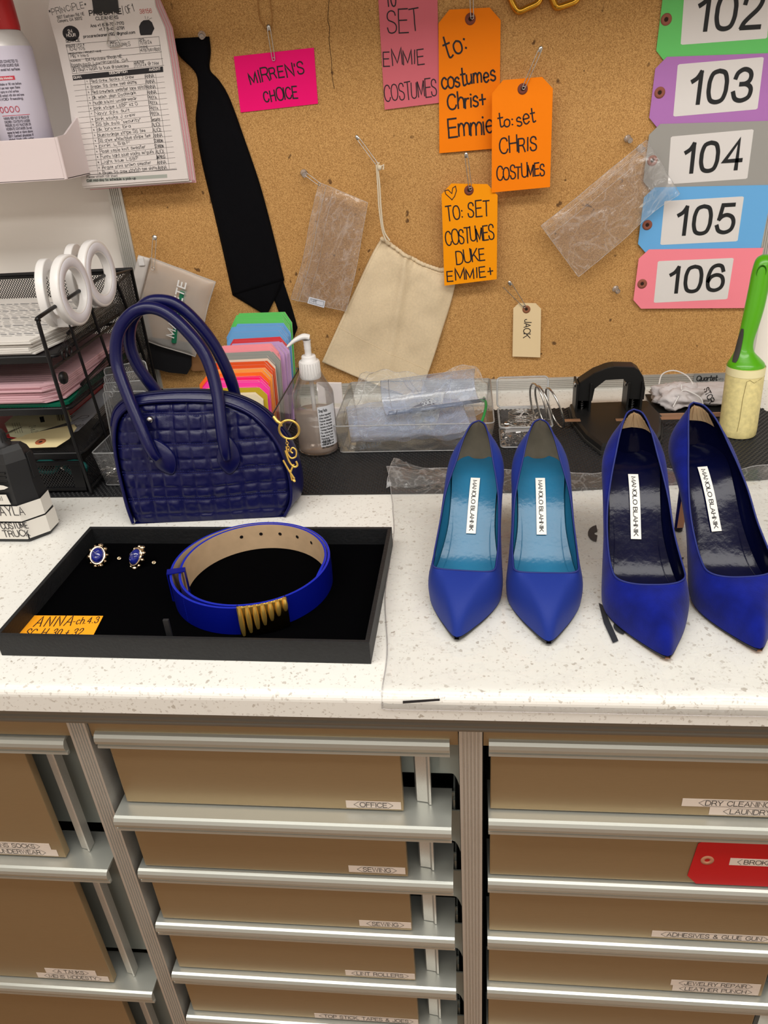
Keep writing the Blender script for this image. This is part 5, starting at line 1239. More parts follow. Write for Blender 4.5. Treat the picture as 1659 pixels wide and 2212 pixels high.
for i, (z, hf, hb) in enumerate(((.196, .010, .050), (.124, .010, .040), (.058, .010, .035))):
    mb = MB(); mb.box((X0, Y0+.012, z), (X1-.006, Y1, z+.0008), wm)
    mb.add([V(X0, Y1, z), V(X1-.006, Y1, z), V(X1-.006, Y1, z+hb), V(X0, Y1, z+hb)], [(0, 1, 2, 3)], wm)
    mb.add([V(X1-.006, Y0+.012, z), V(X1-.006, Y1, z), V(X1-.006, Y1, z+hb), V(X1-.006, Y0+.06, z+.018)], [(0, 1, 2, 3)], wm)
    mb.tube([V(X0, Y0+.012, z+.001), V(X1-.012, Y0+.012, z+.001), V(X1-.006, Y0+.018, z+.001), V(X1-.006, Y1, z+.001)], .0028, blk, 6)
    mb.tube([V(X0, Y1, z+hb), V(X1-.006, Y1, z+hb), V(X1-.006, Y0+.06, z+.018)], .0024, blk, 6)
    mb.box((X0, Y0+.009, z-.006), (X1-.010, Y0+.012, z+.002), blk); mb.build('paper_tray', T)
mb = MB(); w_ = .0026
mb.tube(cr([V(X1, Y0, MT), V(X1, Y0-.008, .10), V(X1, Y0-.013, .235), V(X1, Y0-.010, .2500), V(X1, Y0+.004, .2545), V(X1, 1.11, .262), V(X1, 1.125, .258), V(X1, 1.150, .20), V(X1, 1.175, .10), V(X1, 1.19, MT)], 4), w_, blk, 8)
for a, b2 in (((Y0-.010, .188), (1.16, .192)), ((Y0+.0, .010), (1.19, .010))): mb.tube([V(X1, *a), V(X1, *b2)], w_*.9, blk, 6)
for ya, yb in ((.962, .99), (1.030, 1.075)): mb.tube([V(X1, ya, .258), V(X1, yb, .010)], w_*.9, blk, 6)
mb.build('side_frame', T)
mb = MB(); mb.add([V(X1-.002, 1.10, MT), V(X1-.002, Y1, MT), V(X1-.002, Y1, .25), V(X1-.002, 1.13, .25)], [(0, 1, 2, 3)], wm); mb.tube([V(X1-.002, Y1, MT), V(X1-.002, Y1, .25), V(X1-.002, 1.13, .255)], .003, blk, 6)
mb.add([V(X0, Y1, .12), V(X1, Y1, .12), V(X1, Y1, .25), V(X0, Y1, .25)], [(0, 1, 2, 3)], wm); mb.tube([V(X0, Y1, .25), V(X1, Y1, .25)], .003, blk, 6); mb.build('back_panel', T)
mb = MB(); mb.add([V(X1-.001, Y0, MT), V(X1-.001, Y1, MT), V(X1-.001, Y1, .052), V(X1-.001, Y0+.01, .052)], [(0, 1, 2, 3)], wm); mb.build('side_panel', T)
mb = MB()
for y in (.93, .945): mb.tube([V(X1+.001, y+.006*math.cos(a*.5236), .196+.006*math.sin(a*.5236)) for a in range(12)], .0015, blk, 5, closed=True)
mb.lathe([(0, -.003), (.0075, -.003), (.0085, 0), (.0075, .003), (0, .004)], blk, V(X1+.001, .912, .170), 16, axis='x'); mb.build('tray_clip', T)
mb = MB(); yd = Y0+.006
mb.add([V(X0, yd, .008), V(X1-.022, yd, .008), V(X1-.022, yd, .047), V(X0, yd, .047)], [(0, 1, 2, 3)], wm)
mb.box((X0, yd-.003, .045), (X1-.008, yd+.003, .050), blk, .001); mb.box((X1-.024, yd-.002, .006), (X1-.008, yd+.002, .047), blk, .0008); mb.box((X0, yd-.003, .005), (X1-.008, yd+.002, .010), blk, .001)
mb.box((X0, yd, .006), (X1-.01, Y1-.02, .007), wm); mb.build('drawer', T)
def sheet_stack(nm, quad, z0, z1, m, lab, cat, tx=None, n=6, group=None):
    """stack of sheets: quad is (x, y) corners"""
    mb = MB(); rnd = random.Random(len(lab))
    for i in range(n):
        f = i/n; j = [(x+rnd.uniform(-.004, .004), y+rnd.uniform(-.004, .004)) for x, y in quad]; a, b2 = lerp(z0, z1, f), lerp(z0, z1, (i+.8)/n)
        if i == n-1: j = quad
        mb.prism(j, a, b2, m)
    if tx: tx(mb, z1)
    return setp(mb.build(nm), lab, cat, group)
def top_print(mb, z):
    mm = mat('grey_print', (165, 165, 168), .8)
    for i in range(22):
        y = 1.135-i*.0088; x = -.80
        while x < -.57-.00*i: 
            wv = .006+.02*abs(nz(i*3.1, x*40)); mb.ribbon([(x, y), (x+wv, y-.002)], .0012 if i % 5 else .003, z+.0002, mm); x += wv+.004
sheet_stack('paper_stack', [(-.84, .925), (-.565, .925), (-.550, 1.0), (-.555, 1.17), (-.84, 1.18)], .199, .218, paper, 'stack of printed white sheets in the top tray of the mesh organiser', 'papers', top_print, 8)
def pink_print(mb, z):
    mm = mat('form_grey_print', (120, 90, 100), .8)
    for i in range(26): mb.ribbon([(-.80, .93+i*.0085), (-.565, .93+i*.0085)], .0008, z+.0002, mm)
sheet_stack('paper_stack', [(-.84, .918), (-.565, .918), (-.545, .935), (-.542, 1.17), (-.84, 1.17)], .134, .158, mat('pink_form_paper', (214, 172, 180), .8), 'stack of pink carbon forms in the second tray of the mesh organiser', 'papers', pink_print, 9)
sheet_stack('folder', [(-.84, .925), (-.545, .920), (-.537, .93), (-.538, 1.16), (-.84, 1.16)], .1270, .1325, mat('green_folder', (0, 96, 72), .4), 'green folder under the pink forms in the mesh organiser', 'folder', None, 1)
sheet_stack('card', [tuple(on_z(a, b, .062).xy) for a, b in ((-60, 930), (40, 948), (155, 893), (229, 829), (188, 815), (135, 822), (60, 848), (-60, 880))], .0605, .0625, mat('red_card', (188, 20, 28), .5), 'red card with black writing in the third tray of the mesh organiser', 'card', lambda mb, z: (text(mb, 'A.P.', -.62, 1.03, .02, .0012, z+.0002, ink, hand=.3, slant=.3), text(mb, 'Alteration', -.66, 1.005, .016, .001, z+.0002, ink, hand=.3, slant=.3)), 1)
sheet_stack('envelope', [tuple(on_z(a, b, .0600).xy) for a, b in ((140, 938), (168, 930), (202, 898), (243, 850), (252, 800), (196, 796))], .0590, .0600, mat('pale_envelope', (206, 210, 222), .7), 'pale white envelope at the right of the third mesh tray', 'envelope', None, 1)
Tm = frame(on_z(60, 968, .064), on_z(170, 968, .064)-on_z(60, 968, .064), (0, 1, .15))
yel = mat('yellow_manila', (238, 220, 168), .7)
t = card_thing('shipping_tag', Tm, pxpoly(Tm, [(30, 969), (122, 966), (150, 948), (166, 924), (160, 917), (60, 938), (20, 952)]), yel, 'yellow manila tag with a brown eyelet in the third mesh tray', 'tag', ey=(88, 955, .0075, (176, 96, 60)))
Tm = frame(on_z(30, 945, .070), on_z(140, 905, .070)-on_z(30, 945, .070), (0, 1, .15))
pt = mat('price_tag_card', (226, 222, 184), .7)
t = card_thing('price_tag', Tm, pxpoly(Tm, [(10, 915), (22, 943), (40, 946), (155, 910), (148, 890), (142, 880), (120, 884), (112, 874), (30, 898)]), pt, 'printed price tag with a barcode lying over the red card in the mesh tray', 'price tag')
mb = MB(); mb.T = Tm
mb.prism(pxpoly(Tm, [(88, 913), (97, 912), (94, 900), (85, 902)]), .0005, .0007, printink)
for i in range(6): a = 122+i*3.3; mb.ribbon([plane_xy(Tm, a, 893), plane_xy(Tm, a+3.5, 909)], .0012 if i % 2 else .0007, .0007, printink)
for i in range(4): mb.ribbon([plane_xy(Tm, 26+i*5, 915-i*.5), plane_xy(Tm, 34+i*5, 937-i*.5)], .0004, .0007, printink)
txt(mb, Tm, '24 x 29', (63, 922), (70, 938), 7, .0005, printink); mb.build('printing', t)
safety_pin(on_z(62, 915, .074), on_z(-12, 948, .076), lab='long open pin lying on the price tag in the mesh tray', nrm=(0, 0, 1), wdt=.003)
tl_ = mat('teal_plastic', (24, 120, 116), .5)
for i, (x, y, z, lb) in enumerate(((-.600, .935, .022, 'teal plastic scissors handle inside the mesh drawer, left one'), (-.560, .940, .018, 'teal plastic scissors handle inside the mesh drawer, right one'))):
    mb = MB(); mb.tube([V(x+.016*math.cos(a*.5236), y, z+.009+.009*math.sin(a*.5236)) for a in range(12)], .0035, tl_, 8, closed=True); mb.tube([V(x-.01, y, z), V(x-.04, y+.03, .012)], .003, steel, 6); setp(mb.build('scissors'), lb, 'scissors')

# ---------------------------------------------------------------- clip lights on the organiser's side rail
wl = mat('glossy_white_plastic', (238, 236, 234), .3); dif = mat('milky_diffuser', (232, 232, 240), .45)
def ring_light(c, rot, lab):
    T = thing('clip_light', (c[0], c[1], c[2]-.05), lab, 'ring light', 'clip-on ring lights on the organiser rail')
    R = Matrix.Translation(c) @ Matrix.Rotation(math.radians(rot), 4, 'Z') @ Matrix.Rotation(math.radians(-8), 4, 'X')
    ro, ri = .0460, .0285
    mb = MB(); mb.T = R; mb.lathe([(ri, -.002), (ri, .007), (ri+.0004, .0082), (ri+.0015, .0085), (ri+.002, .0085), (ro-.003, .0085), (ro-.0025, .0085), (ro-.0006, .0075), (ro, .006), (ro, .0055), (ro, -.002), (ro-.001, -.0035), (ro-.003, -.004), (ro-.0035, -.004), (ri+.002, -.004), (ri, -.002)], wl, (.006, 0, 0), 48, axis='x'); mb.build('front_ring', T)
    mb = MB(); mb.T = R; mb.lathe([(ri+.002, .0086), (ri+.0025, .0093), (ro-.005, .0093), (ro-.004, .0084)], dif, (.006, 0, 0), 48, axis='x'); mb.build('diffuser', T)
    mb = MB(); mb.T = R @ Matrix.Rotation(math.radians(12), 4, 'Z'); mb.lathe([(ri, -.006), (ri, .004), (ri+.001, .0048), (ri+.002, .005), (ri+.0025, .005), (ro-.0035, .005), (ro-.003, .005), (ro-.002, .004), (ro-.002, .0035), (ro-.002, -.004), (ro-.003, -.0055), (ri+.002, -.0075), (ri, -.006)], wl, (-.020, 0, -.002), 48, axis='x'); mb.build('back_ring', T)
    mb = MB(); mb.T = R; mb.box((-.020, -.016, -.046), (.008, .016, -.034), wl, .003); mb.build('hinge', T)
    mb = MB(); mb.T = R; mb.box((.002, -.036, .016), (.010, -.030, .024), black, .0008); mb.build('charging_port', T)
p = on_x(152, 628, X1); ring_light(V(X1-.004, p.y-.004, p.z+.001), 0, 'white clip-on ring light nearer the front of the organiser rail')
p = on_x(208, 592, X1); ring_light(V(X1-.004, p.y-.004, p.z+.001), -2, 'white clip-on ring light further back on the organiser rail')

# ---------------------------------------------------------------- acrylic boxes
def open_box(T, nm, x0, x1, y0, y1, z0, z1, flare=.006, t=.0018, m=None, rimr=.0011, shoulder=0):
    """tapered open acrylic box with rounded rim"""
    m = m or clear
    def ring(f, z, ins=0): 
        e = flare*(1-f)+ins; return [V(x, y, z) for x, y in rrect(x0+e, y0+e, x1-e, y1-e, .006, 5)]
    mb = MB(); rs = [ring(0, z0), ring(.5, lerp(z0, z1, .5)), ring(1, z1)]
    mb.loft(rs, m, True, False, True); mb.loft([ring(0, z0+t, t), ring(.5, lerp(z0, z1, .5), t), ring(1, z1, t)], m, True, False, True)
    mb.add(ring(0, z0), [list(range(len(rs[0])))[::-1]], m); mb.build(nm, T)
    mb = MB(); mb.tube(ring(1, z1, .0008), rimr, clear_edge, 6, closed=True); mb.tube(ring(0, z0+.001, 0), rimr*.8, clear_edge, 6, closed=True); mb.build('rim', T)
# long bin of folded zip bags
T = thing('clear_bin', (-.075, 1.115, MT), 'long clear acrylic bin holding folded zip bags in the middle of the mat', 'clear bin')
open_box(T, 'bin_wall', -.195, .040, 1.020, 1.212, MT, .048)
fb = film('blue_bag_film', tint=(.90, .94, .98), haze=.34, hazecol=(.50, .58, .78), gloss=.7, rough=.12, bump=.5, bscale=18, crease=.16, cscale=9)
fc = film('clear_bag_film', tint=(.97, .98, .98), haze=.16, hazecol=(.9, .93, .92), gloss=.8, rough=.12, bump=.6, bscale=20, crease=.2, cscale=12)
def bin_sheet(c, sx, sy, rz, z, m, lab, seed, amp=.008, tilt=0, roll=0):
    G = []; n = 36
    for i in range(n+1):
        r = []
        for j in range(n+1):
            u, v = (j/n-.5)*sx, (i/n-.5)*sy
            if roll: a = v/roll; p = V(u, roll*math.sin(a), roll*(1-math.cos(a)))
            else: p = V(u, v, amp*nz(u*14+seed, v*14, seed)+.4*amp*nz(u*40, v*40+seed))
            p = Matrix.Rotation(math.radians(rz), 3, 'Z') @ (Matrix.Rotation(math.radians(tilt), 3, 'X') @ p); q = V(c[0], c[1], z)+p
            q.x = min(.034, max(-.189, q.x)) if q.z < .05 else q.x; q.y = min(1.206, max(1.028, q.y)); q.z = max(.007, q.z); r.append(q)
        G.append(r)
    mb = MB(); mb.surf(G, m, True); border = [r[0] for r in G]+G[-1][1:]+[r[-1] for r in G[::-1]][1:]+G[0][::-1][1:-1]
    mb.tube(border, .0005, rim, 4, closed=True); mb.tube([r[3] for r in G], .0007, rim, 4); return setp(mb.build('zip_bag'), lab, 'plastic bag', 'zip bags in the long clear bin'), G
bin_sheet((-.08, 1.10), .19, .13, 4, .020, fb, 'flat bluish zip bag lowest in the long clear bin', 1, .012)
bin_sheet((-.09, 1.08), .18, .11, 12, .032, fb, 'bluish zip bag with mirrored lettering in the front of the long clear bin', 2, .012, 8)
bin_sheet((-.11, 1.13), .15, .13, -16, .045, fc, 'crumpled clear zip bag standing at the back left of the long clear bin', 3, .022, 22)
bin_sheet((-.02, 1.15), .13, .10, 30, .045, fc, 'crumpled clear zip bag leaning at the back right of the long clear bin', 4, .020, 26)
o, G = bin_sheet((-.055, 1.115), .150, .095, 17, .046, fb, 'rolled clear zip bag with a grey printed logo on top of the long clear bin', 5, .006, 30, roll=.030)
Tz = frame(on_y(886, 889, 1.10), on_y(946, 870, 1.10)-on_y(886, 889, 1.10), (0, -.25, 1))
mb = MB(); mb.T = Tz; q = pxpoly(Tz, [(884, 893), (938, 889), (946, 878), (928, 862), (880, 884)]); mb.prism(q, .0, .0003, film('grey_logo_film', tint=(.6, .6, .62), haze=.5, hazecol=(.42, .42, .46)))
sv = mb.T; L_ = (on_y(886, 889, 1.10)-on_y(946, 870, 1.10)).length; mb.T = Tz @ Matrix.Translation((L_-.002, .0035, .0004)) @ Matrix.Scale(-1, 4, (1, 0, 0)); text(mb, 'Ziploc', 0, 0, .0085, .0014, 0, mat('white_logo', (225, 228, 230), .6), gap=.12, xs=.95); pr_ = mb.build('printed_logo', o)
Tz = frame(on_y(772, 972, 1.035), on_y(823, 961, 1.035)-on_y(772, 972, 1.035), (0, 0, 1)); mb = MB(); L_ = (on_y(772, 972, 1.035)-on_y(823, 961, 1.035)).length; mb.T = Tz @ Matrix.Translation((L_, 0, 0)) @ Matrix.Scale(-1, 4, (1, 0, 0))
text(mb, 'FOLD & FILL', 0, 0, .0055, .0009, 0, mat('pale_logo', (190, 200, 214), .6), gap=.12, xs=.9); mb.build('printed_logo', [o for o in sc.objects if 'mirrored lettering' in o.get('label', '')][0])
mb = MB(); P = cr([V(x, y, z) for x, y, z in ((-.0, 1.05, .012), (.02, 1.06, .03), (.03, 1.12, .035), (.028, 1.17, .03))], 6); mb.tube(P, .0022, mat('green_zip', (40, 150, 70), .5), 6); setp(mb.build('plastic_strip'), 'green plastic zip strip along the right end of the long clear bin', 'strip')
# small pin box with raised lid
T = thing('pin_box', (.085, 1.085, MT), 'small clear box with its lid raised, full of safety pins, behind the satin pumps', 'clear box')
open_box(T, 'box_wall', .047, .124, 1.030, 1.108, MT, .036, flare=.003, rimr=.0016)
mb = MB(); mb.T = frame((.047, 1.110, .037), (1, 0, 0), (0, .45, 1)); R_ = rrect(0, 0, .077, .045, .006, 5); mb.prism(R_, -.0008, .0008, clear); mb.tube([V(x, y, 0) for x, y in R_], .0016, clear_edge, 6, closed=True)
mb.build('lid', T)
mb = MB(); mb.box((.056, 1.0315, .0290), (.108, 1.0318, .0345), mat('paper_label', (220, 216, 214), .7)); mb.build('paper_label', T)
# one small pin, then copies
def small_pin(lab, grp, loc, M_):
    T = thing('safety_pin', (0, 0, 0), lab, 'safety pin', grp)
    mb = MB(); L = .024; mb.tube(cr([V(-.0022, 0, L), V(-.0024, 0, L*.5), V(-.0018, 0, 0)], 3), .00045, steel, 5); mb.tube(cr([V(.0020, 0, L), V(.0024, 0, L*.5), V(.0018, 0, 0)], 3), .00045, steel, 5)
    mb.tube([V(.0018*math.cos(a*.785), 0, .0018*math.sin(a*.785)) for a in range(8)], .0005, steel, 5, closed=True); mb.build('wire', T)
    mb = MB(); mb.loft([[V(.0032*w2*math.cos(a*.785), .0010*w2*math.sin(a*.785), L+z) for a in range(8)] for z, w2 in ((-.004, .75), (-.002, 1), (.001, .9), (.003, .4))], steel); mb.build('cap', T)
    return T
def scatter(proto, n, box, grp, lab, seed):
    rnd = random.Random(seed)
    for i in range(n):
        o = proto if i == 0 else proto.copy()
        if i: sc.collection.objects.link(o)
        th = rnd.uniform(0, 6.283); ti = rnd.gauss(90, 16)
        z = lerp(box[4], box[5], rnd.random()**1.3); x = rnd.uniform(box[0], box[1]); y = rnd.uniform(box[2], box[3])
        e = (Matrix.Rotation(th, 3, 'Z') @ Matrix.Rotation(math.radians(ti), 3, 'X')); d = e @ V(0, 0, .012)
        o.location = V(x, y, z)-d; o.rotation_euler = (e @ Matrix.Rotation(rnd.uniform(-1, 1), 3, 'Z')).to_euler(); o['label'] = lab; o['group'] = grp
        if i:
            for ch in list(proto.children): c_ = ch.copy(); sc.collection.objects.link(c_); c_.parent = o
lb = 'small steel safety pin in the heap inside the lidded clear box'
scatter(small_pin(lb, 'safety pins in the lidded box', None, None), 110, (.062, .110, 1.044, 1.094, .008, .030), 'safety pins in the lidded box', lb, 1)
# big coils of pins on a ring, leaning on the box
for i, (a_, b_, rr, tl, lb) in enumerate(((1158, 862, .0370, 80, 'large steel wire ring standing against the right side of the lidded box'), (1165, 866, .0350, 76, 'slightly smaller steel wire ring beside the large one at the lidded box'), (1192, 862, .0330, 72, 'outermost steel wire ring leaning right of the lidded box'))):
    c = V(.106+i*.008+(.008 if i == 2 else 0), 1.075, .047+.001*(2-i)); R = Matrix.Translation(c) @ Matrix.Rotation(math.radians(18), 4, 'Z') @ Matrix.Rotation(math.radians(tl), 4, 'Y')
    mb = MB(); mb.T = R; mb.tube([V(rr*math.cos(a/32*6.2832), rr*.80*math.sin(a/32*6.2832), 0) for a in range(32)], .0015, steel, 8, closed=True)
    mb.tube([V(rr+.002*math.cos(a), .002*math.sin(a), 0) for a in [q*.785 for q in range(8)]], .0008, steel, 5, closed=True); setp(mb.build('wire_ring'), lb, 'wire ring')
for i in range(4):
    mb = MB(); mb.tube([V(.082+.019*math.cos(a/28*6.2832), 1.085+.016*math.sin(a/28*6.2832), .0300+.0022*i+.001*math.sin(a/28*6.28+i)) for a in range(28)], .0008, steel, 6, closed=True)
    setp(mb.build('wire_ring'), 'thin steel wire ring stacked on the pins inside the lidded clear box', 'wire ring', 'thin wire rings inside the lidded box')

# clear wallets and pin pot left of the handbag
T = thing('clear_bin', (-.483, .965, MT), 'clear acrylic pot of safety pins partly behind the left of the handbag', 'clear bin')
open_box(T, 'bin_wall', -.522, -.446, .922, 1.012, MT, .056)
lb = 'small steel safety pin in the clear pot behind the handbag'
scatter(small_pin(lb, 'safety pins in the pot behind the handbag', None, None), 60, (-.508, -.460, .934, .965, .008, .030), 'safety pins in the pot behind the handbag', lb, 5)
for i in range(4):
    T = thing('badge_wallet', (-.48, .972+.009*i, MT), ('clear punched plastic wallet, frontmost of the row behind the handbag', 'clear punched plastic wallet, second of the row behind the handbag', 'clear punched plastic wallet, third of the row behind the handbag', 'clear punched plastic wallet, rearmost of the row behind the handbag')[i], 'plastic wallet')
    y_ = .972+.009*i; Tm = frame((-.515+.002*i, y_, MT+.003), (.99, .02*i-.03, .05*i), (0, .12+.05*i, 1)); mb = MB(); mb.T = Tm; R_ = rrect(0, 0, .066, .118+.008*i, .005, 4)
    mb.prism(R_, -.0006, .0006, clear); mb.tube([V(a, b, 0) for a, b in R_], .0010, clear_edge, 6, closed=True); mb.build('film', T)
    mb = MB(); mb.T = Tm
    for k2 in range(4): mb.tube([V(.012+.0028*math.cos(a*.6283), .03+.028*k2+.0035*math.sin(a*.6283), .0008) for a in range(10)], .0006, clear_edge, 5, closed=True)
    mb.build('punched_edge', T)

# ---------------------------------------------------------------- bin of coloured tags
T = thing('clear_bin', (-.335, 1.12, MT), 'clear bin with a black rimmed side holding the fan of coloured tags behind the handbag', 'clear bin')
open_box(T, 'bin_wall', -.425, -.283, 1.00, 1.235, MT, .068, flare=.004)
mb = MB(); mb.tube([V(-.330, 1.0, .0685), V(-.286, 1.0, .0685), V(-.283, 1.004, .0685), V(-.283, 1.23, .0685), V(-.287, 1.235, .0685)], .0010, mat('dark_rim_line', (20, 20, 22), .3), 6); mb.build('dark_rim', T)
cols = [('cream', (240, 226, 190), 2), ('olive', (196, 168, 30), 1), ('pink', (255, 60, 170), 5), ('hot pink', (255, 0, 110), 2), ('orange', (255, 110, 20), 2), ('amber', (255, 160, 50), 5), ('burnt orange', (230, 84, 20), 4), ('cream', (236, 218, 196), 2), ('grey', (150, 152, 146), 5), ('light pink', (246, 150, 160), 6), ('lilac', (196, 158, 206), 7), ('red', (214, 50, 60), 3), ('light blue', (104, 166, 220), 6), ('green', (92, 200, 96), 5)]
tot = sum(n for _, _, n in cols); k2 = 0; rnd = random.Random(4); seen = {}
def px_x(px, y, z):               # world x of a pixel column near a given depth
    r = ray(px, 760); return y*r.x/r.y
eyb = mat('eyelet_red_brown', (140, 60, 44), .7)
def desk_tag(nm_, w_, h_, m, gr, lab):
    t = thing('shipping_tag', (0, 0, 0), lab, 'tag', gr)
    c_ = .011; mb = MB(); mb.T = Matrix(((1, 0, 0, -w_/2), (0, 0, -1, 0), (0, 1, 0, 0), (0, 0, 0, 1))); mb.prism([(0, 0), (w_, 0), (w_, h_-c_), (w_-c_, h_), (c_, h_), (0, h_-c_)], -.0006, .0006, m, mat('tag_cut_edge', (236, 214, 210), .8)); mb.build('card', t)
    mb = MB(); mb.T = Matrix(((1, 0, 0, 0), (0, 0, -1, 0), (0, 1, 0, h_-.015), (0, 0, 0, 1))); mb.lathe([(.0070, .0007), (.0070, .0012), (.0032, .0014), (.0028, .0007)], eyb, n=16); mb.build('eyelet', t); return t
for gi, (cn, c_, n) in enumerate(cols):
    gr = '%s tags in the clear bin' % cn if not (cn == 'cream' and gi) else 'rear cream tags in the clear bin'
    ORD = ('frontmost', 'second', 'third', 'fourth', 'fifth', 'sixth', 'seventh')
    labs = ['%s of the %s paper tags%s in the clear tag bin' % (q, cn, ' behind the orange ones' if gi == 7 else '') for q in ORD]; lab = labs[0]
    mm = mat('tagstock_%s_%d' % (cn.replace(' ', '_'), gi), c_, .65); pr_ = None
    for i in range(n):
        f = k2/(tot-1); k2 += 1
        y = lerp(1.020, 1.212, f); hh = lerp(.093, .1500, f**.8)+rnd.uniform(-.003, .003)
        if cn in ('red', 'lilac'): hh -= .010
        if cn == 'green': hh += .008
        wv = .100
        xc = lerp(-.345, -.342, f)+rnd.uniform(-.003, .003)+(.006 if cn in ('red', 'lilac') else 0)+(-.008 if cn in ('pink', 'orange') and i == 0 else 0)
        if pr_ is None: pr_ = desk_tag(cn, wv, .1, mm, gr, lab); o = pr_
        else:
            o = pr_.copy(); sc.collection.objects.link(o)
            for ch in list(pr_.children): q = ch.copy(); sc.collection.objects.link(q); q.parent = o
        o['label'] = labs[i]; o.location = (xc, y, MT+.002); o.scale = (1, 1, hh/.1); o.rotation_euler = (math.radians(-lerp(10, 12, f)), rnd.uniform(-.02, .02), 0)
sheet_stack('card_stack', [(-.235, 1.13), (-.195, 1.125), (-.195, 1.131), (-.235, 1.136)], MT, .085, mat('white_card', (240, 234, 232), .7), 'white cards standing behind the sanitizer bottle', 'cards', None, 2)

# ---------------------------------------------------------------- hand sanitizer
YS = 1.036
def zpx(py): return on_y(680, py, YS).z
c = V(on_y(681, 900, YS).x, YS, MT); T = thing('pump_bottle', c, 'clear pump bottle of hand sanitizer with a white pump beside the handbag', 'pump bottle')
RB = .0305; zsh, znk = zpx(845)-MT, zpx(812)-MT
bot = [(0, .001), (RB*.7, .0005), (RB*.93, .0015), (RB, .006), (RB*1.0, .012), (RB*1.0, zsh-.004), (RB*.97, zsh+.001), (RB*.85, zsh+.008), (RB*.58, znk+.001), (RB*.52, znk+.006)]
mb = MB(); mb.lathe(bot, film('bottle_pet', haze=.03, gloss=.8, rough=.04), c, 48, sy=.82); mb.build('bottle_wall', T)
mb = MB(); zl = zpx(885)-MT; mb.lathe([(0, .004), (RB*.88, .004), (RB*.95, .008), (RB*.955, zl), (0, zl)], film('gel_cork_refraction', tint=(.97, .90, .84), haze=.34, hazecol=(.98, .84, .74), gloss=.3), c, 48, sy=.82); mb.build('liquid', T)  # peach haze paints in the cork refracted through the clear gel
zc0, zc1 = zpx(815)-MT, zpx(778)-MT
mb = MB(); mb.lathe([(.0145, zc0), (.0150, zc0+.001), (.0145, zc1-.001), (.0138, zc1), (.0105, zc1), (.0102, zc1+.006), (.0095, zc1+.0075), (.005, zc1+.0075)], white, c, 40)
for k3 in range(24): a = k3*.2618; mb.tube([c+V(.0149*math.cos(a), .0149*math.sin(a), zc0+.002), c+V(.0146*math.cos(a), .0146*math.sin(a), zc1-.002)], .0005, white, 4)
mb.build('cap', T)
zt = zpx(724)-MT
mb = MB(); mb.lathe([(.0048, zc1+.007), (.0048, zt-.020), (.0052, zt-.018), (.0048, zt-.016), (.0052, zt-.013), (.0050, zt-.010), (.006, zt-.006)], white, c, 20)
mb.tube(cr([c+V(.004, 0, zt-.003), c+V(-.004, -.002, zt-.001), c+V(-.016, -.006, zt-.005), c+V(-.027, -.009, zt-.013)], 6), [.0055]*6+[.0055-.0003*q for q in range(13)], white, 10, flat=.8); mb.build('pump_head', T)
mb = MB(); mb.tube([c+V(0, 0, .006), c+V(0, 0, zc1)], .0032, film('dip_tube', haze=.35, hazecol=(.85, .85, .85)), 10, caps=False); mb.build('dip_tube', T)
def cyl(mb, a0, a1, z0, z1, m, r): mb.surf([[c+V(r*math.sin(t), -r*.82*math.cos(t), z) for z in (z1, z0)] for t in [lerp(a0, a1, q/12) for q in range(13)]], m, True)
mb = MB(); cyl(mb, .30, 1.35, .016, zsh-.016, mat('label_paper', (214, 216, 222), .5), RB+.0003)
def cw(s, a0, z, size, wd, tgt, m=printink):
    tl = MB(); text(tl, s, 0, 0, size, wd, 0, m); k = tgt/text_w(s, size)
    mb.add([c+V((RB+.0007)*math.sin(a0+p.x*k/RB), -(RB+.0007)*.82*math.cos(a0+p.x*k/RB), z+p.y) for p in tl.v], tl.f, m)
cw('Drug Facts', .36, zsh-.024, .004, .0008, .013)
for i in range(12): cw(('Active ingredient', 'Ethyl alcohol 70%', 'Purpose Antiseptic', 'Use to decrease', 'bacteria on the skin', 'Warnings Flammable', 'For external use', 'Keep away from', 'Directions: Place', 'enough product on', 'hands and rub until', 'dry. Store below')[i], .36, zsh-.030-i*.0046, .0025, .0005, .020)
for i in range(11): mb.add([c+V((RB+.0007)*math.sin(t), -(RB+.0007)*.82*math.cos(t), z) for t, z in ((.42+i*.035, .019), (.42+i*.035+(.012 if i % 3 else .022), .019), (.42+i*.035+(.012 if i % 3 else .022), .027), (.42+i*.035, .027))], [(0, 1, 2, 3)], printink)
mb.build('back_label', T)
mb = MB(); pur = mat('purple_print', (60, 20, 110), .5)
for a0, z in ((-1.25, zsh-.022), (-1.18, zsh-.045), (-1.12, zsh-.065)):
    tl = MB(); text(tl, 'J', 0, 0, .008, .0016, 0, pur); mb.add([c+V((RB+.0005)*math.sin(a0+p.x/RB), -(RB+.0005)*.82*math.cos(a0+p.x/RB), z+p.y) for p in tl.v], tl.f, pur)
mb.build('front_print', T)

# ---------------------------------------------------------------- hole punch
hp = mat('black_enamel', (26, 26, 26), .42, spec=.35); hpr = mat('black_rubber_base', (40, 40, 38), .7); brz = mat('copper_ruler', (160, 122, 94), .4, metal=.4)
T = thing('hole_punch', (.225, 1.10, MT), 'black two hole punch with a wide arched handle behind the suede pumps', 'hole punch')
P0 = [(.163, 1.180), (.292, 1.185), (.300, 1.120), (.282, 1.045), (.262, 1.005), (.188, 1.005), (.172, 1.050), (.160, 1.120)]
mb = MB(); mb.loft([[V(x, y, z) for x, y in P0] for z in (MT, MT+.004)], hpr, True, True, False); mb.build('rubber_base', T)
mb = MB(); cx_, cy_ = .228, 1.10
mb.loft([[V(lerp(cx_, x, s), lerp(cy_, y, s), z) for x, y in P0] for z, s in ((MT+.004, .97), (MT+.010, .95), (MT+.013, .90))], hp, True, True, False); mb.build('base_plate', T)
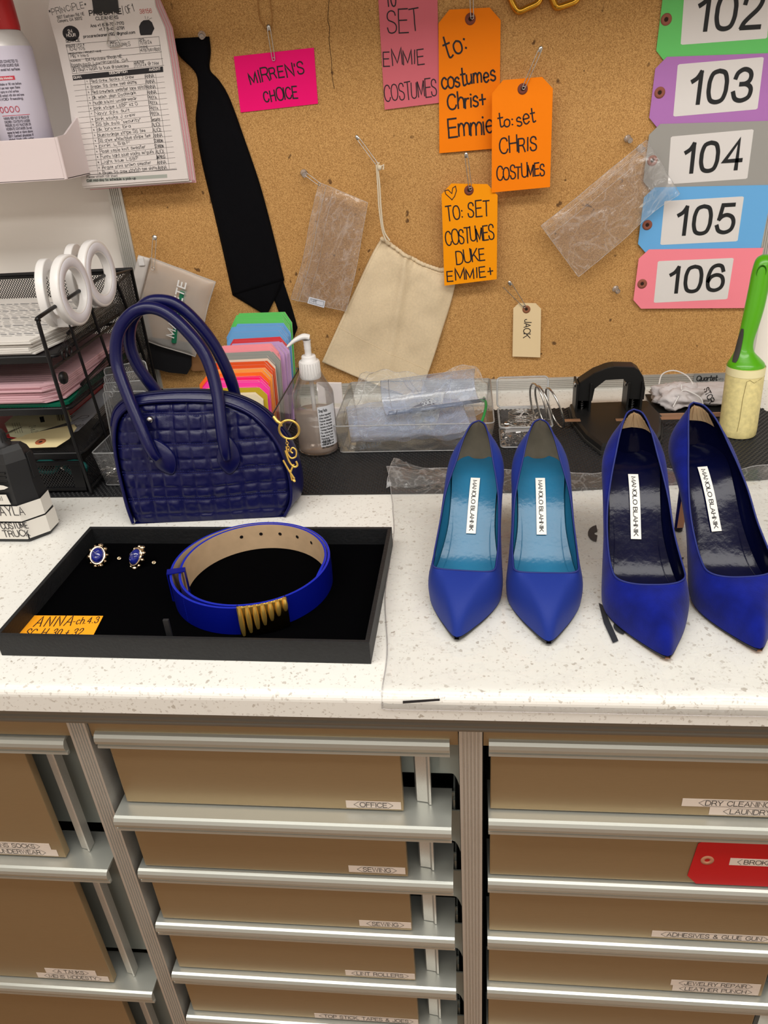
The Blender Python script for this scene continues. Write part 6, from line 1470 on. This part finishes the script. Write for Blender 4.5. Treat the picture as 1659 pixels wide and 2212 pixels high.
mb = MB(); mb.box((.146, 1.094, MT+.0135), (.172, 1.103, MT+.0150), brz, .0005); mb.box((.2245, 1.094, MT+.0131), (.262, 1.104, MT+.0136), brz); mb.box((.2245, 1.1035, MT+.0130), (.262, 1.106, MT+.0140), black)
mb.box((.290, 1.094, MT+.0135), (.352, 1.103, MT+.0150), brz, .0005); mb.build('paper_guide', T)
for xx in (.1715, .2485):
    mb = MB(); mb.box((xx-.003, 1.135, MT+.012), (xx+.0005, 1.172, .062), hp, .001); mb.box((xx+.0175, 1.135, MT+.012), (xx+.021, 1.172, .062), hp, .001); mb.box((xx, 1.165, MT+.012), (xx+.018, 1.170, .050), hp); mb.build('post', T)
    mb = MB(); mb.tube([V(xx+.009+.0052*math.cos(t*.7), 1.150+.0052*math.sin(t*.7), MT+.013+.028*t/63) for t in range(64)], .0009, mat('dark_spring', (60, 60, 62), .25, metal=1), 5); mb.tube([V(xx+.009, 1.150, MT+.012), V(xx+.009, 1.150, .058)], .003, steel, 10); mb.build('spring_pin', T)
mb = MB(); prof = [(lambda p: (p.x, p.z))(on_y(a, b, 1.142)) for a, b in ((1247, 866), (1246, 839), (1252, 826), (1284, 805), (1312, 794), (1327, 791), (1370, 792), (1381, 799), (1390, 814), (1394, 839), (1391, 863), (1357, 861), (1356, 829), (1346, 818), (1307, 820), (1283, 839), (1277, 866))]
def shp(y, s): return [V(.233+(x-.233)*s, y, .062+(z-.062)*s) for x, z in prof]
mb.loft([shp(1.140, .975), shp(1.142, 1), shp(1.164, 1), shp(1.167, .965)], hp, True, False, False)
for y, s, fl in ((1.140, .975, False), (1.167, .965, True)):
    q = shp(y, s); mb.T = Matrix(((1, 0, 0, 0), (0, 0, -1, y), (0, 1, 0, 0), (0, 0, 0, 1))); mb.prism([(p.x, p.z) for p in q], -.0001, .0001, hp); mb.T = Matrix.Identity(4)
mb.build('handle', T)
mb = MB()
for xx in (.1685, .2455): mb.lathe([(0, -.001), (.004, -.001), (.0045, .001), (.003, .002), (0, .0022)], steel, V(xx-.001, 1.150, .056), 14, axis='x')
mb.build('pivot_screw', T)

# ---------------------------------------------------------------- pouches on a small tray by the wall
gcl = mat('grey_white_cotton', (206, 200, 200), .85, bump=.3, bscale=400, namt=.05, nscale=90)
mb = MB(); mb.box((.296, 1.135, MT), (.405, 1.139, MT+.006), mat('brown_tray_edge', (168, 128, 100), .5)); mb.box((.296, 1.138, MT), (.405, 1.235, MT+.002), mat('black_tray_bed', (20, 20, 20), .6))
setp(mb.build('small_tray'), 'low black tray with a brown front edge under the small cloth pouches', 'tray')
def lump(nm, c, r, seed, lab, cat, rz=0, cords=None, amp=.25):
    T = thing(nm, (c[0], c[1], c[2]-r[2]), lab, cat)
    R = Matrix.Translation(c) @ Matrix.Rotation(math.radians(rz), 4, 'Z'); mb = MB(); mb.T = R; rings = []
    for i in range(1, 28):
        ph = math.pi*i/28; ring = []
        for j in range(56):
            t = 2*math.pi*j/56; d = Vector((math.sin(ph)*math.cos(t), math.sin(ph)*math.sin(t), math.cos(ph)))
            k = 1+amp*nz(d.x*2.2+seed, d.y*3.4, d.z*2)+amp*.55*abs(nz(d.x*6, d.y*7+seed, d.z*4))-amp*.2
            e = (abs(d.x)**3+abs(d.y)**3+abs(d.z)**3)**(-1/3)
            p = V(d.x*r[0]*k*e, d.y*r[1]*k*e, d.z*r[2]*k*e); p.z = max(-r[2]*.98, p.z); ring.append(p)
        rings.append(ring)
    mb.loft(rings, gcl, True, True, True); mb.build('bag', T)
    for P in cords or []:
        mb = MB(); mb.tube(cr([V(*p) for p in P], 6), .0011, mat('white_cord', (226, 224, 222), .7), 6); mb.build('cord', T)
    return T
lump('cloth_pouch', V(.335, 1.185, .020), (.036, .034, .0165), 3, 'small grey-white cloth pouch with loose cords beside the hole punch', 'pouch', 10,
     [[(.305, 1.19, .038), (.315, 1.215, .046), (.335, 1.225, .048), (.352, 1.21, .044), (.358, 1.19, .036)], [(.318, 1.142, .018), (.326, 1.152, .028), (.336, 1.165, .036), (.348, 1.160, .034), (.360, 1.148, .028), (.364, 1.142, .014)], [(.334, 1.166, .037), (.334, 1.170, .044)]], .38)
T = lump('cloth_pouch', V(.402, 1.196, .0180), (.056, .034, .0130), 8, 'larger grey-white cloth pouch printed STOR left of the lint roller', 'pouch', -4, None, .16)
from mathutils.bvhtree import BVHTree
pm = [ch for ch in T.children if ch.name.startswith('bag')][0]; bvh = BVHTree.FromPolygons([WM[T.name] @ v.co for v in pm.data.vertices], [tuple(p.vertices) for p in pm.data.polygons])
Ts = frame(on_y(1521, 842, 1.190), on_y(1530, 862, 1.190)-on_y(1521, 842, 1.190), (1, .2, .25)); tl = MB(); tl.T = Ts; text(tl, 'STOR', 0, -.001, .0085, .0014, 0, printink, gap=.14)
vv = []
for p in tl.v:                       # printed on the cloth: drop every point onto its surface
    hit = bvh.ray_cast(CAM, (p-CAM).normalized()); hit = hit if hit[0] else bvh.find_nearest(p); n_ = hit[1] if hit[1].dot(CAM-hit[0]) > 0 else -hit[1]; vv.append(hit[0]+n_*.0008)
mb = MB(); mb.add(vv, tl.f, printink); mb.build('printed_name', T)

# ---------------------------------------------------------------- lint roller
gr = mat('lime_green_plastic', (84, 170, 10), .3, coat=.2); lp = mat('cream_sticky_paper', (228, 214, 150), .5, namt=.12, nscale=160)
bx, by = .3945, 1.072; T = thing('lint_roller', (bx, by, MT), 'lint roller standing upright with a lime green handle at the right end of the mat', 'lint roller')
lean = V(.004, .022, 0); zt = .0975
def LR(r, z, sx=1, sy=1, ox=0): return [V(bx+ox+r*sx*math.cos(a)+lean.x*z/zt, by+r*sy*math.sin(a)+lean.y*z/zt, z) for a in [q*math.pi/16 for q in range(32)]]
mb = MB(); mb.loft([LR(.0245, MT), LR(.0252, MT+.001), LR(.0258, MT+.010), LR(.0258, zt-.006), LR(.0256, zt)], lp, True, True, True); mb.build('paper_roll', T)
mb = MB(); mb.loft([LR(.0262, z) for z in (zt-.010, zt-.0085, zt-.001, zt+.0004)], mat('cream_plain_paper', (238, 228, 178), .5), True, False, True)
P = [V(bx+.0261*math.sin(a)+lean.x*z/zt, by-.0261*math.cos(a)+lean.y*z/zt, z) for a, z in ((-.35, .014), (-.30, .030), (-.28, .060), (-.20, zt-.014), (-.05, zt-.012), (.2, zt-.016), (.6, zt-.012), (1.1, zt-.011))]
mb.tube(P, .00035, mat('torn_edge', (150, 134, 84), .7), 4); mb.build('torn_sheet', T)
mb = MB(); rings = []
for z, r, ox, sx in ((zt-.002, .0245, 0, 1), (zt+.004, .0235, -.0005, 1), (zt+.010, .019, -.002, 1), (zt+.020, .0125, -.005, 1), (zt+.034, .0105, -.005, 1), (zt+.055, .0115, -.002, 1), (zt+.080, .0125, .001, 1), (zt+.105, .0125, .003, 1), (zt+.122, .0125, .004, 1), (zt+.136, .0125, .006, 1), (zt+.143, .0095, .006, 1), (zt+.1465, .004, .006, 1)):
    rings.append(LR(r*1.05, z, sx, .85, ox))
rr_ = []
for i in range(32): 
    q = cr([r[i] for r in rings], 4); rr_.append(q)
mb.loft([[rr_[i][k] for i in range(32)] for k in range(len(rr_[0]))], gr, True, True, True); mb.build('handle', T)
mb = MB(); zc = lambda z: V(bx-.005+lean.x*z/zt, by+lean.y*z/zt, z)
G = []
for i in range(13):
    z = zt+.008+.044*i/12; f = math.sin(math.pi*(i+.6)/13.2)**.5; r = interp([(zt+.004, .0245), (zt+.010, .0202), (zt+.020, .0138), (zt+.034, .0116), (zt+.055, .0122)], z)+.0006
    ctr = zc(z)+V(interp([(zt+.004, .0045), (zt+.010, .003), (zt+.02, 0), (zt+.034, 0), (zt+.055, .003)], z), 0, 0); G.append([ctr+V(r*math.sin(a), -r*.86*math.cos(a), 0) for a in [lerp(-1.05-.42*f, -1.05+.42*f, q/8) for q in range(9)]])
mb.surf(G, mat('grey_grip', (62, 60, 56), .7), True, True); mb.build('grip_pad', T)
mb = MB(); p = zc(zt+.127)+V(.009, 0, 0); mb.T = Matrix.Translation(p+V(-.004, -.0105, 0)) @ Matrix.Rotation(math.radians(-12), 4, 'Z'); mb.lathe([(.0062, -.0006), (.0052, .0006), (.003, .0025), (0, .003)], mat('dark_green_recess', (50, 120, 6), .4), (0, 0, 0), 20, axis='y', sy=1.5); mb.build('hanging_hole', T)

# ---------------------------------------------------------------- two-way radio
rk_ = mat('radio_black', (30, 31, 33), .45, bump=.1, bscale=900); T = thing('two_way_radio', (-.60, .80, 0), 'black two-way radio with white tape labels KAYLA and COSTUME TRUCK at the left edge', 'radio')
def rsec(ins, z, yo=0): return [V(x, y+yo, z) for x, y in ((-.640+ins, .779+ins), (-.552-ins*.6, .777+ins), (-.5335-ins, .797+ins*.5), (-.5345-ins, .822-ins), (-.640+ins, .826-ins))]
ztop = on_y(60, 962, .800).z
mb = MB(); mb.loft([rsec(.002, 0), rsec(.0, .003), rsec(0, .0125), rsec(.0006, .0128), rsec(.0006, .0134), rsec(.0, .0138), rsec(.001, .05), rsec(.0035, .075), rsec(.004, ztop-.018, .002), rsec(.0075, ztop-.006, .003), rsec(.012, ztop, .004)], rk_, True, True, False); mb.build('body', T)
mb = MB()
for xx in (-.566, -.602): mb.lathe([(.0125, 0), (.0125, .004), (.0085, .007), (.0085, .018), (.0075, .0205), (0, .021)], rk_, V(xx, .803, ztop-.002), 20); [mb.tube([V(xx+.0086*math.cos(k3*.6283), .803+.0086*math.sin(k3*.6283), ztop+.005), V(xx+.0086*math.cos(k3*.6283), .803+.0086*math.sin(k3*.6283), ztop+.015)], .0009, rk_, 4) for k3 in range(10)]
mb.build('knob', T)
mb = MB()
for i in range(7): z = ztop-.030-i*.0052; mb.box((-.63, .7805, z), (-.5575-.0, .7835, z+.0026), mat('radio_grille', (14, 14, 15), .6), .0008)
mb.build('speaker_grille', T)
mb = MB(); mb.box((-.5375, .8035, ztop-.045), (-.5362, .813, ztop-.012), rk_, .002); mb.build('side_key', T)
wt2 = mat('white_cloth_tape', (226, 222, 214), .7)
def rtape(z0, z1, nm, lines, xr=-.5325):
    mb = MB(); e = .0009; y0 = .779-e; mb.surf([[V(x, y, z1), V(x, y, z0)] for x, y in ((-.640, y0), (-.553, .777-e), (-.5335+e, .7965), (xr, .8200))], wt2, False, True)
    mb.T = frame((-.640, y0-.0002, z0), (.087, -.002, 0), (0, 0, 1))
    for s, a, b, h in lines: txt(mb, mb.T, s, a, b, h, .0010, ink, z=.0003, hand=.15)
    mb.build(nm, T)
zk = lambda py: on_y(40, py, .778).z
rtape(zk(1163), zk(1128), 'tape_label', [('COSTUME', (5, 1143), (62, 1140), 12), ('TRUCK', (10, 1160), (66, 1157), 12)])
rtape(zk(1125), zk(1092), 'tape_label', [('KAYLA', (-12, 1114), (56, 1112), 18)], -.5340)
mb = MB(); mb.T = frame((-.640, .7788, zk(1090)), (.087, -.002, 0), (0, 0, 1)); mb.prism([(0, .001), (.080, .001), (.078, .0145), (0, .0145)], 0, .0006, wt2)
for i in range(12): mb.ribbon([(.047+i*.0022, .0065), (.047+i*.0022, .0125)], .0006+.0005*(i % 3 == 0), .0008, printink)
text(mb, '19344', .052, .0022, .003, .0005, .0008, printink)
mb.prism([(.042+.042*math.cos(a*.5236), .0245+.0050*math.sin(a*.5236)) for a in range(12)], 0, .0006, wt2); text(mb, 'OM RENTALS', .047, .0252, .0028, .0006, .0008, printink); text(mb, '275-2600', .047, .0212, .0028, .0006, .0008, printink)
text(mb, 'MOTOROLA', .026, .0650, .0050, .0009, .0022, white); mb.build('sticker', T)

# ---------------------------------------------------------------- clear garment bag under the shoes
gb = film('garment_bag_film', haze=.07, hazecol=(.86, .85, .84), gloss=.7, rough=.14, bump=.5, bscale=16, crease=.13, cscale=7)
T = thing('garment_bag', (.22, .7, 0), 'crinkled clear plastic garment bag spread under the four pumps', 'plastic bag')
G = []; NX, NY = 110, 90
for i in range(NY+1):
    v = i/NY; r = []
    for j in range(NX+1):
        u = j/NX; xl = -.078-.022*v+.006*nz(v*4, 1)-(.012*max(0, v-.8)*5 if v > .8 else 0)
        x = lerp(xl, .62, u); yb_ = .955+.020*nz(x*9, 4)-.02*u; y = lerp(.5030, yb_, v)
        e = abs(nz(x*11, y*11, 2))*.5+abs(nz(x*26+3, y*22, 7))*.28+abs(nz(x*60, y*50, 9))*.10
        far = max(0, (y-.86)/.09); z = .0004+e*.0045*(.25+.9*min(1, abs(v-.45)*2))+(.0032 if y > .892 else 0)+far*.016*abs(nz(x*14, 3))
        shoe_z = min(1, max(0, (y-.56)/.04))*(1-min(1, max(0, (y-.83)/.05)))*min(1, max(0, (x+.055)/.02))
        z = lerp(z, min(z, .0012), shoe_z)
        if y < YF+.009: t_ = (YF+.009-y); z = z*.4-(.009-math.sqrt(max(0, .009**2-min(.009, t_)**2))); y = max(y, YF-.0006); z = z if t_ < .009 else -.009-(t_-.009)
        if u == 0 or v == 1: z += .001
        r.append(V(x, y, z))
    G.append(r)
mb = MB(); mb.surf(G, gb, True); mb.build('film', T)
mb = MB(); mb.tube([r[0] for r in G], .0006, rim, 4); mb.tube([p for p in G[-1]], .0006, rim, 4); mb.tube([p-V(0, .0002, 0) for p in G[0]], .00045, rim, 4); mb.build('edge_fold', T)
G = []
for i in range(21):
    r = []
    for j in range(21):
        u, v = j/20, i/20; x = -.108+.075*u+.01*v; y = .905+.075*v-.03*u*v; r.append(V(x, y, .005+.020*math.sin(math.pi*v)*(1-u)+.008*abs(nz(u*6, v*5, 3))))
    G.append(r)
mb = MB(); mb.surf(G, gb, True); mb.tube([r[0] for r in G], .0006, rim, 4); mb.tube(G[-1], .0006, rim, 4); mb.build('turned_corner', T)
bm_ = mat('bag_black_print', (46, 48, 52), .5)
def flat(pts, nm='printed_mark', z=.0016):
    mb = MB(); mb.T = Matrix.Translation((0, 0, z)); mb.prism([tuple(on_z(x, y, z).xy) for x, y in pts], None, 0, bm_); mb.build(nm, T)
flat([(1293, 1302), (1301, 1306), (1336, 1384), (1324, 1389), (1304, 1345)])
def arcmark(cx, cy, rx, ry, a0, a1, w):
    o_ = [(cx+rx*math.cos(math.radians(lerp(a0, a1, q/14))), cy+ry*math.sin(math.radians(lerp(a0, a1, q/14)))) for q in range(15)]
    i_ = [(cx+(rx-w)*math.cos(math.radians(lerp(a0, a1, q/14))), cy+(ry-w)*math.sin(math.radians(lerp(a0, a1, q/14)))) for q in range(15)]
    flat(o_+i_[::-1])
arcmark(1410, 1352, 70, 24, -50, 60, 12); arcmark(1385, 1352, 60, 24, 130, 215, 12); arcmark(1292, 1152, 22, 18, 100, 260, 14); arcmark(1455, 1190, 30, 24, 40, 110, 4)
mb = MB(); q = [on_y(x, y, YF-.0014) for x, y in ((870, 1514), (950, 1509), (950, 1514), (870, 1520))]; mb.add(q, [(0, 3, 2, 1)], bm_); mb.build('printed_mark', T)
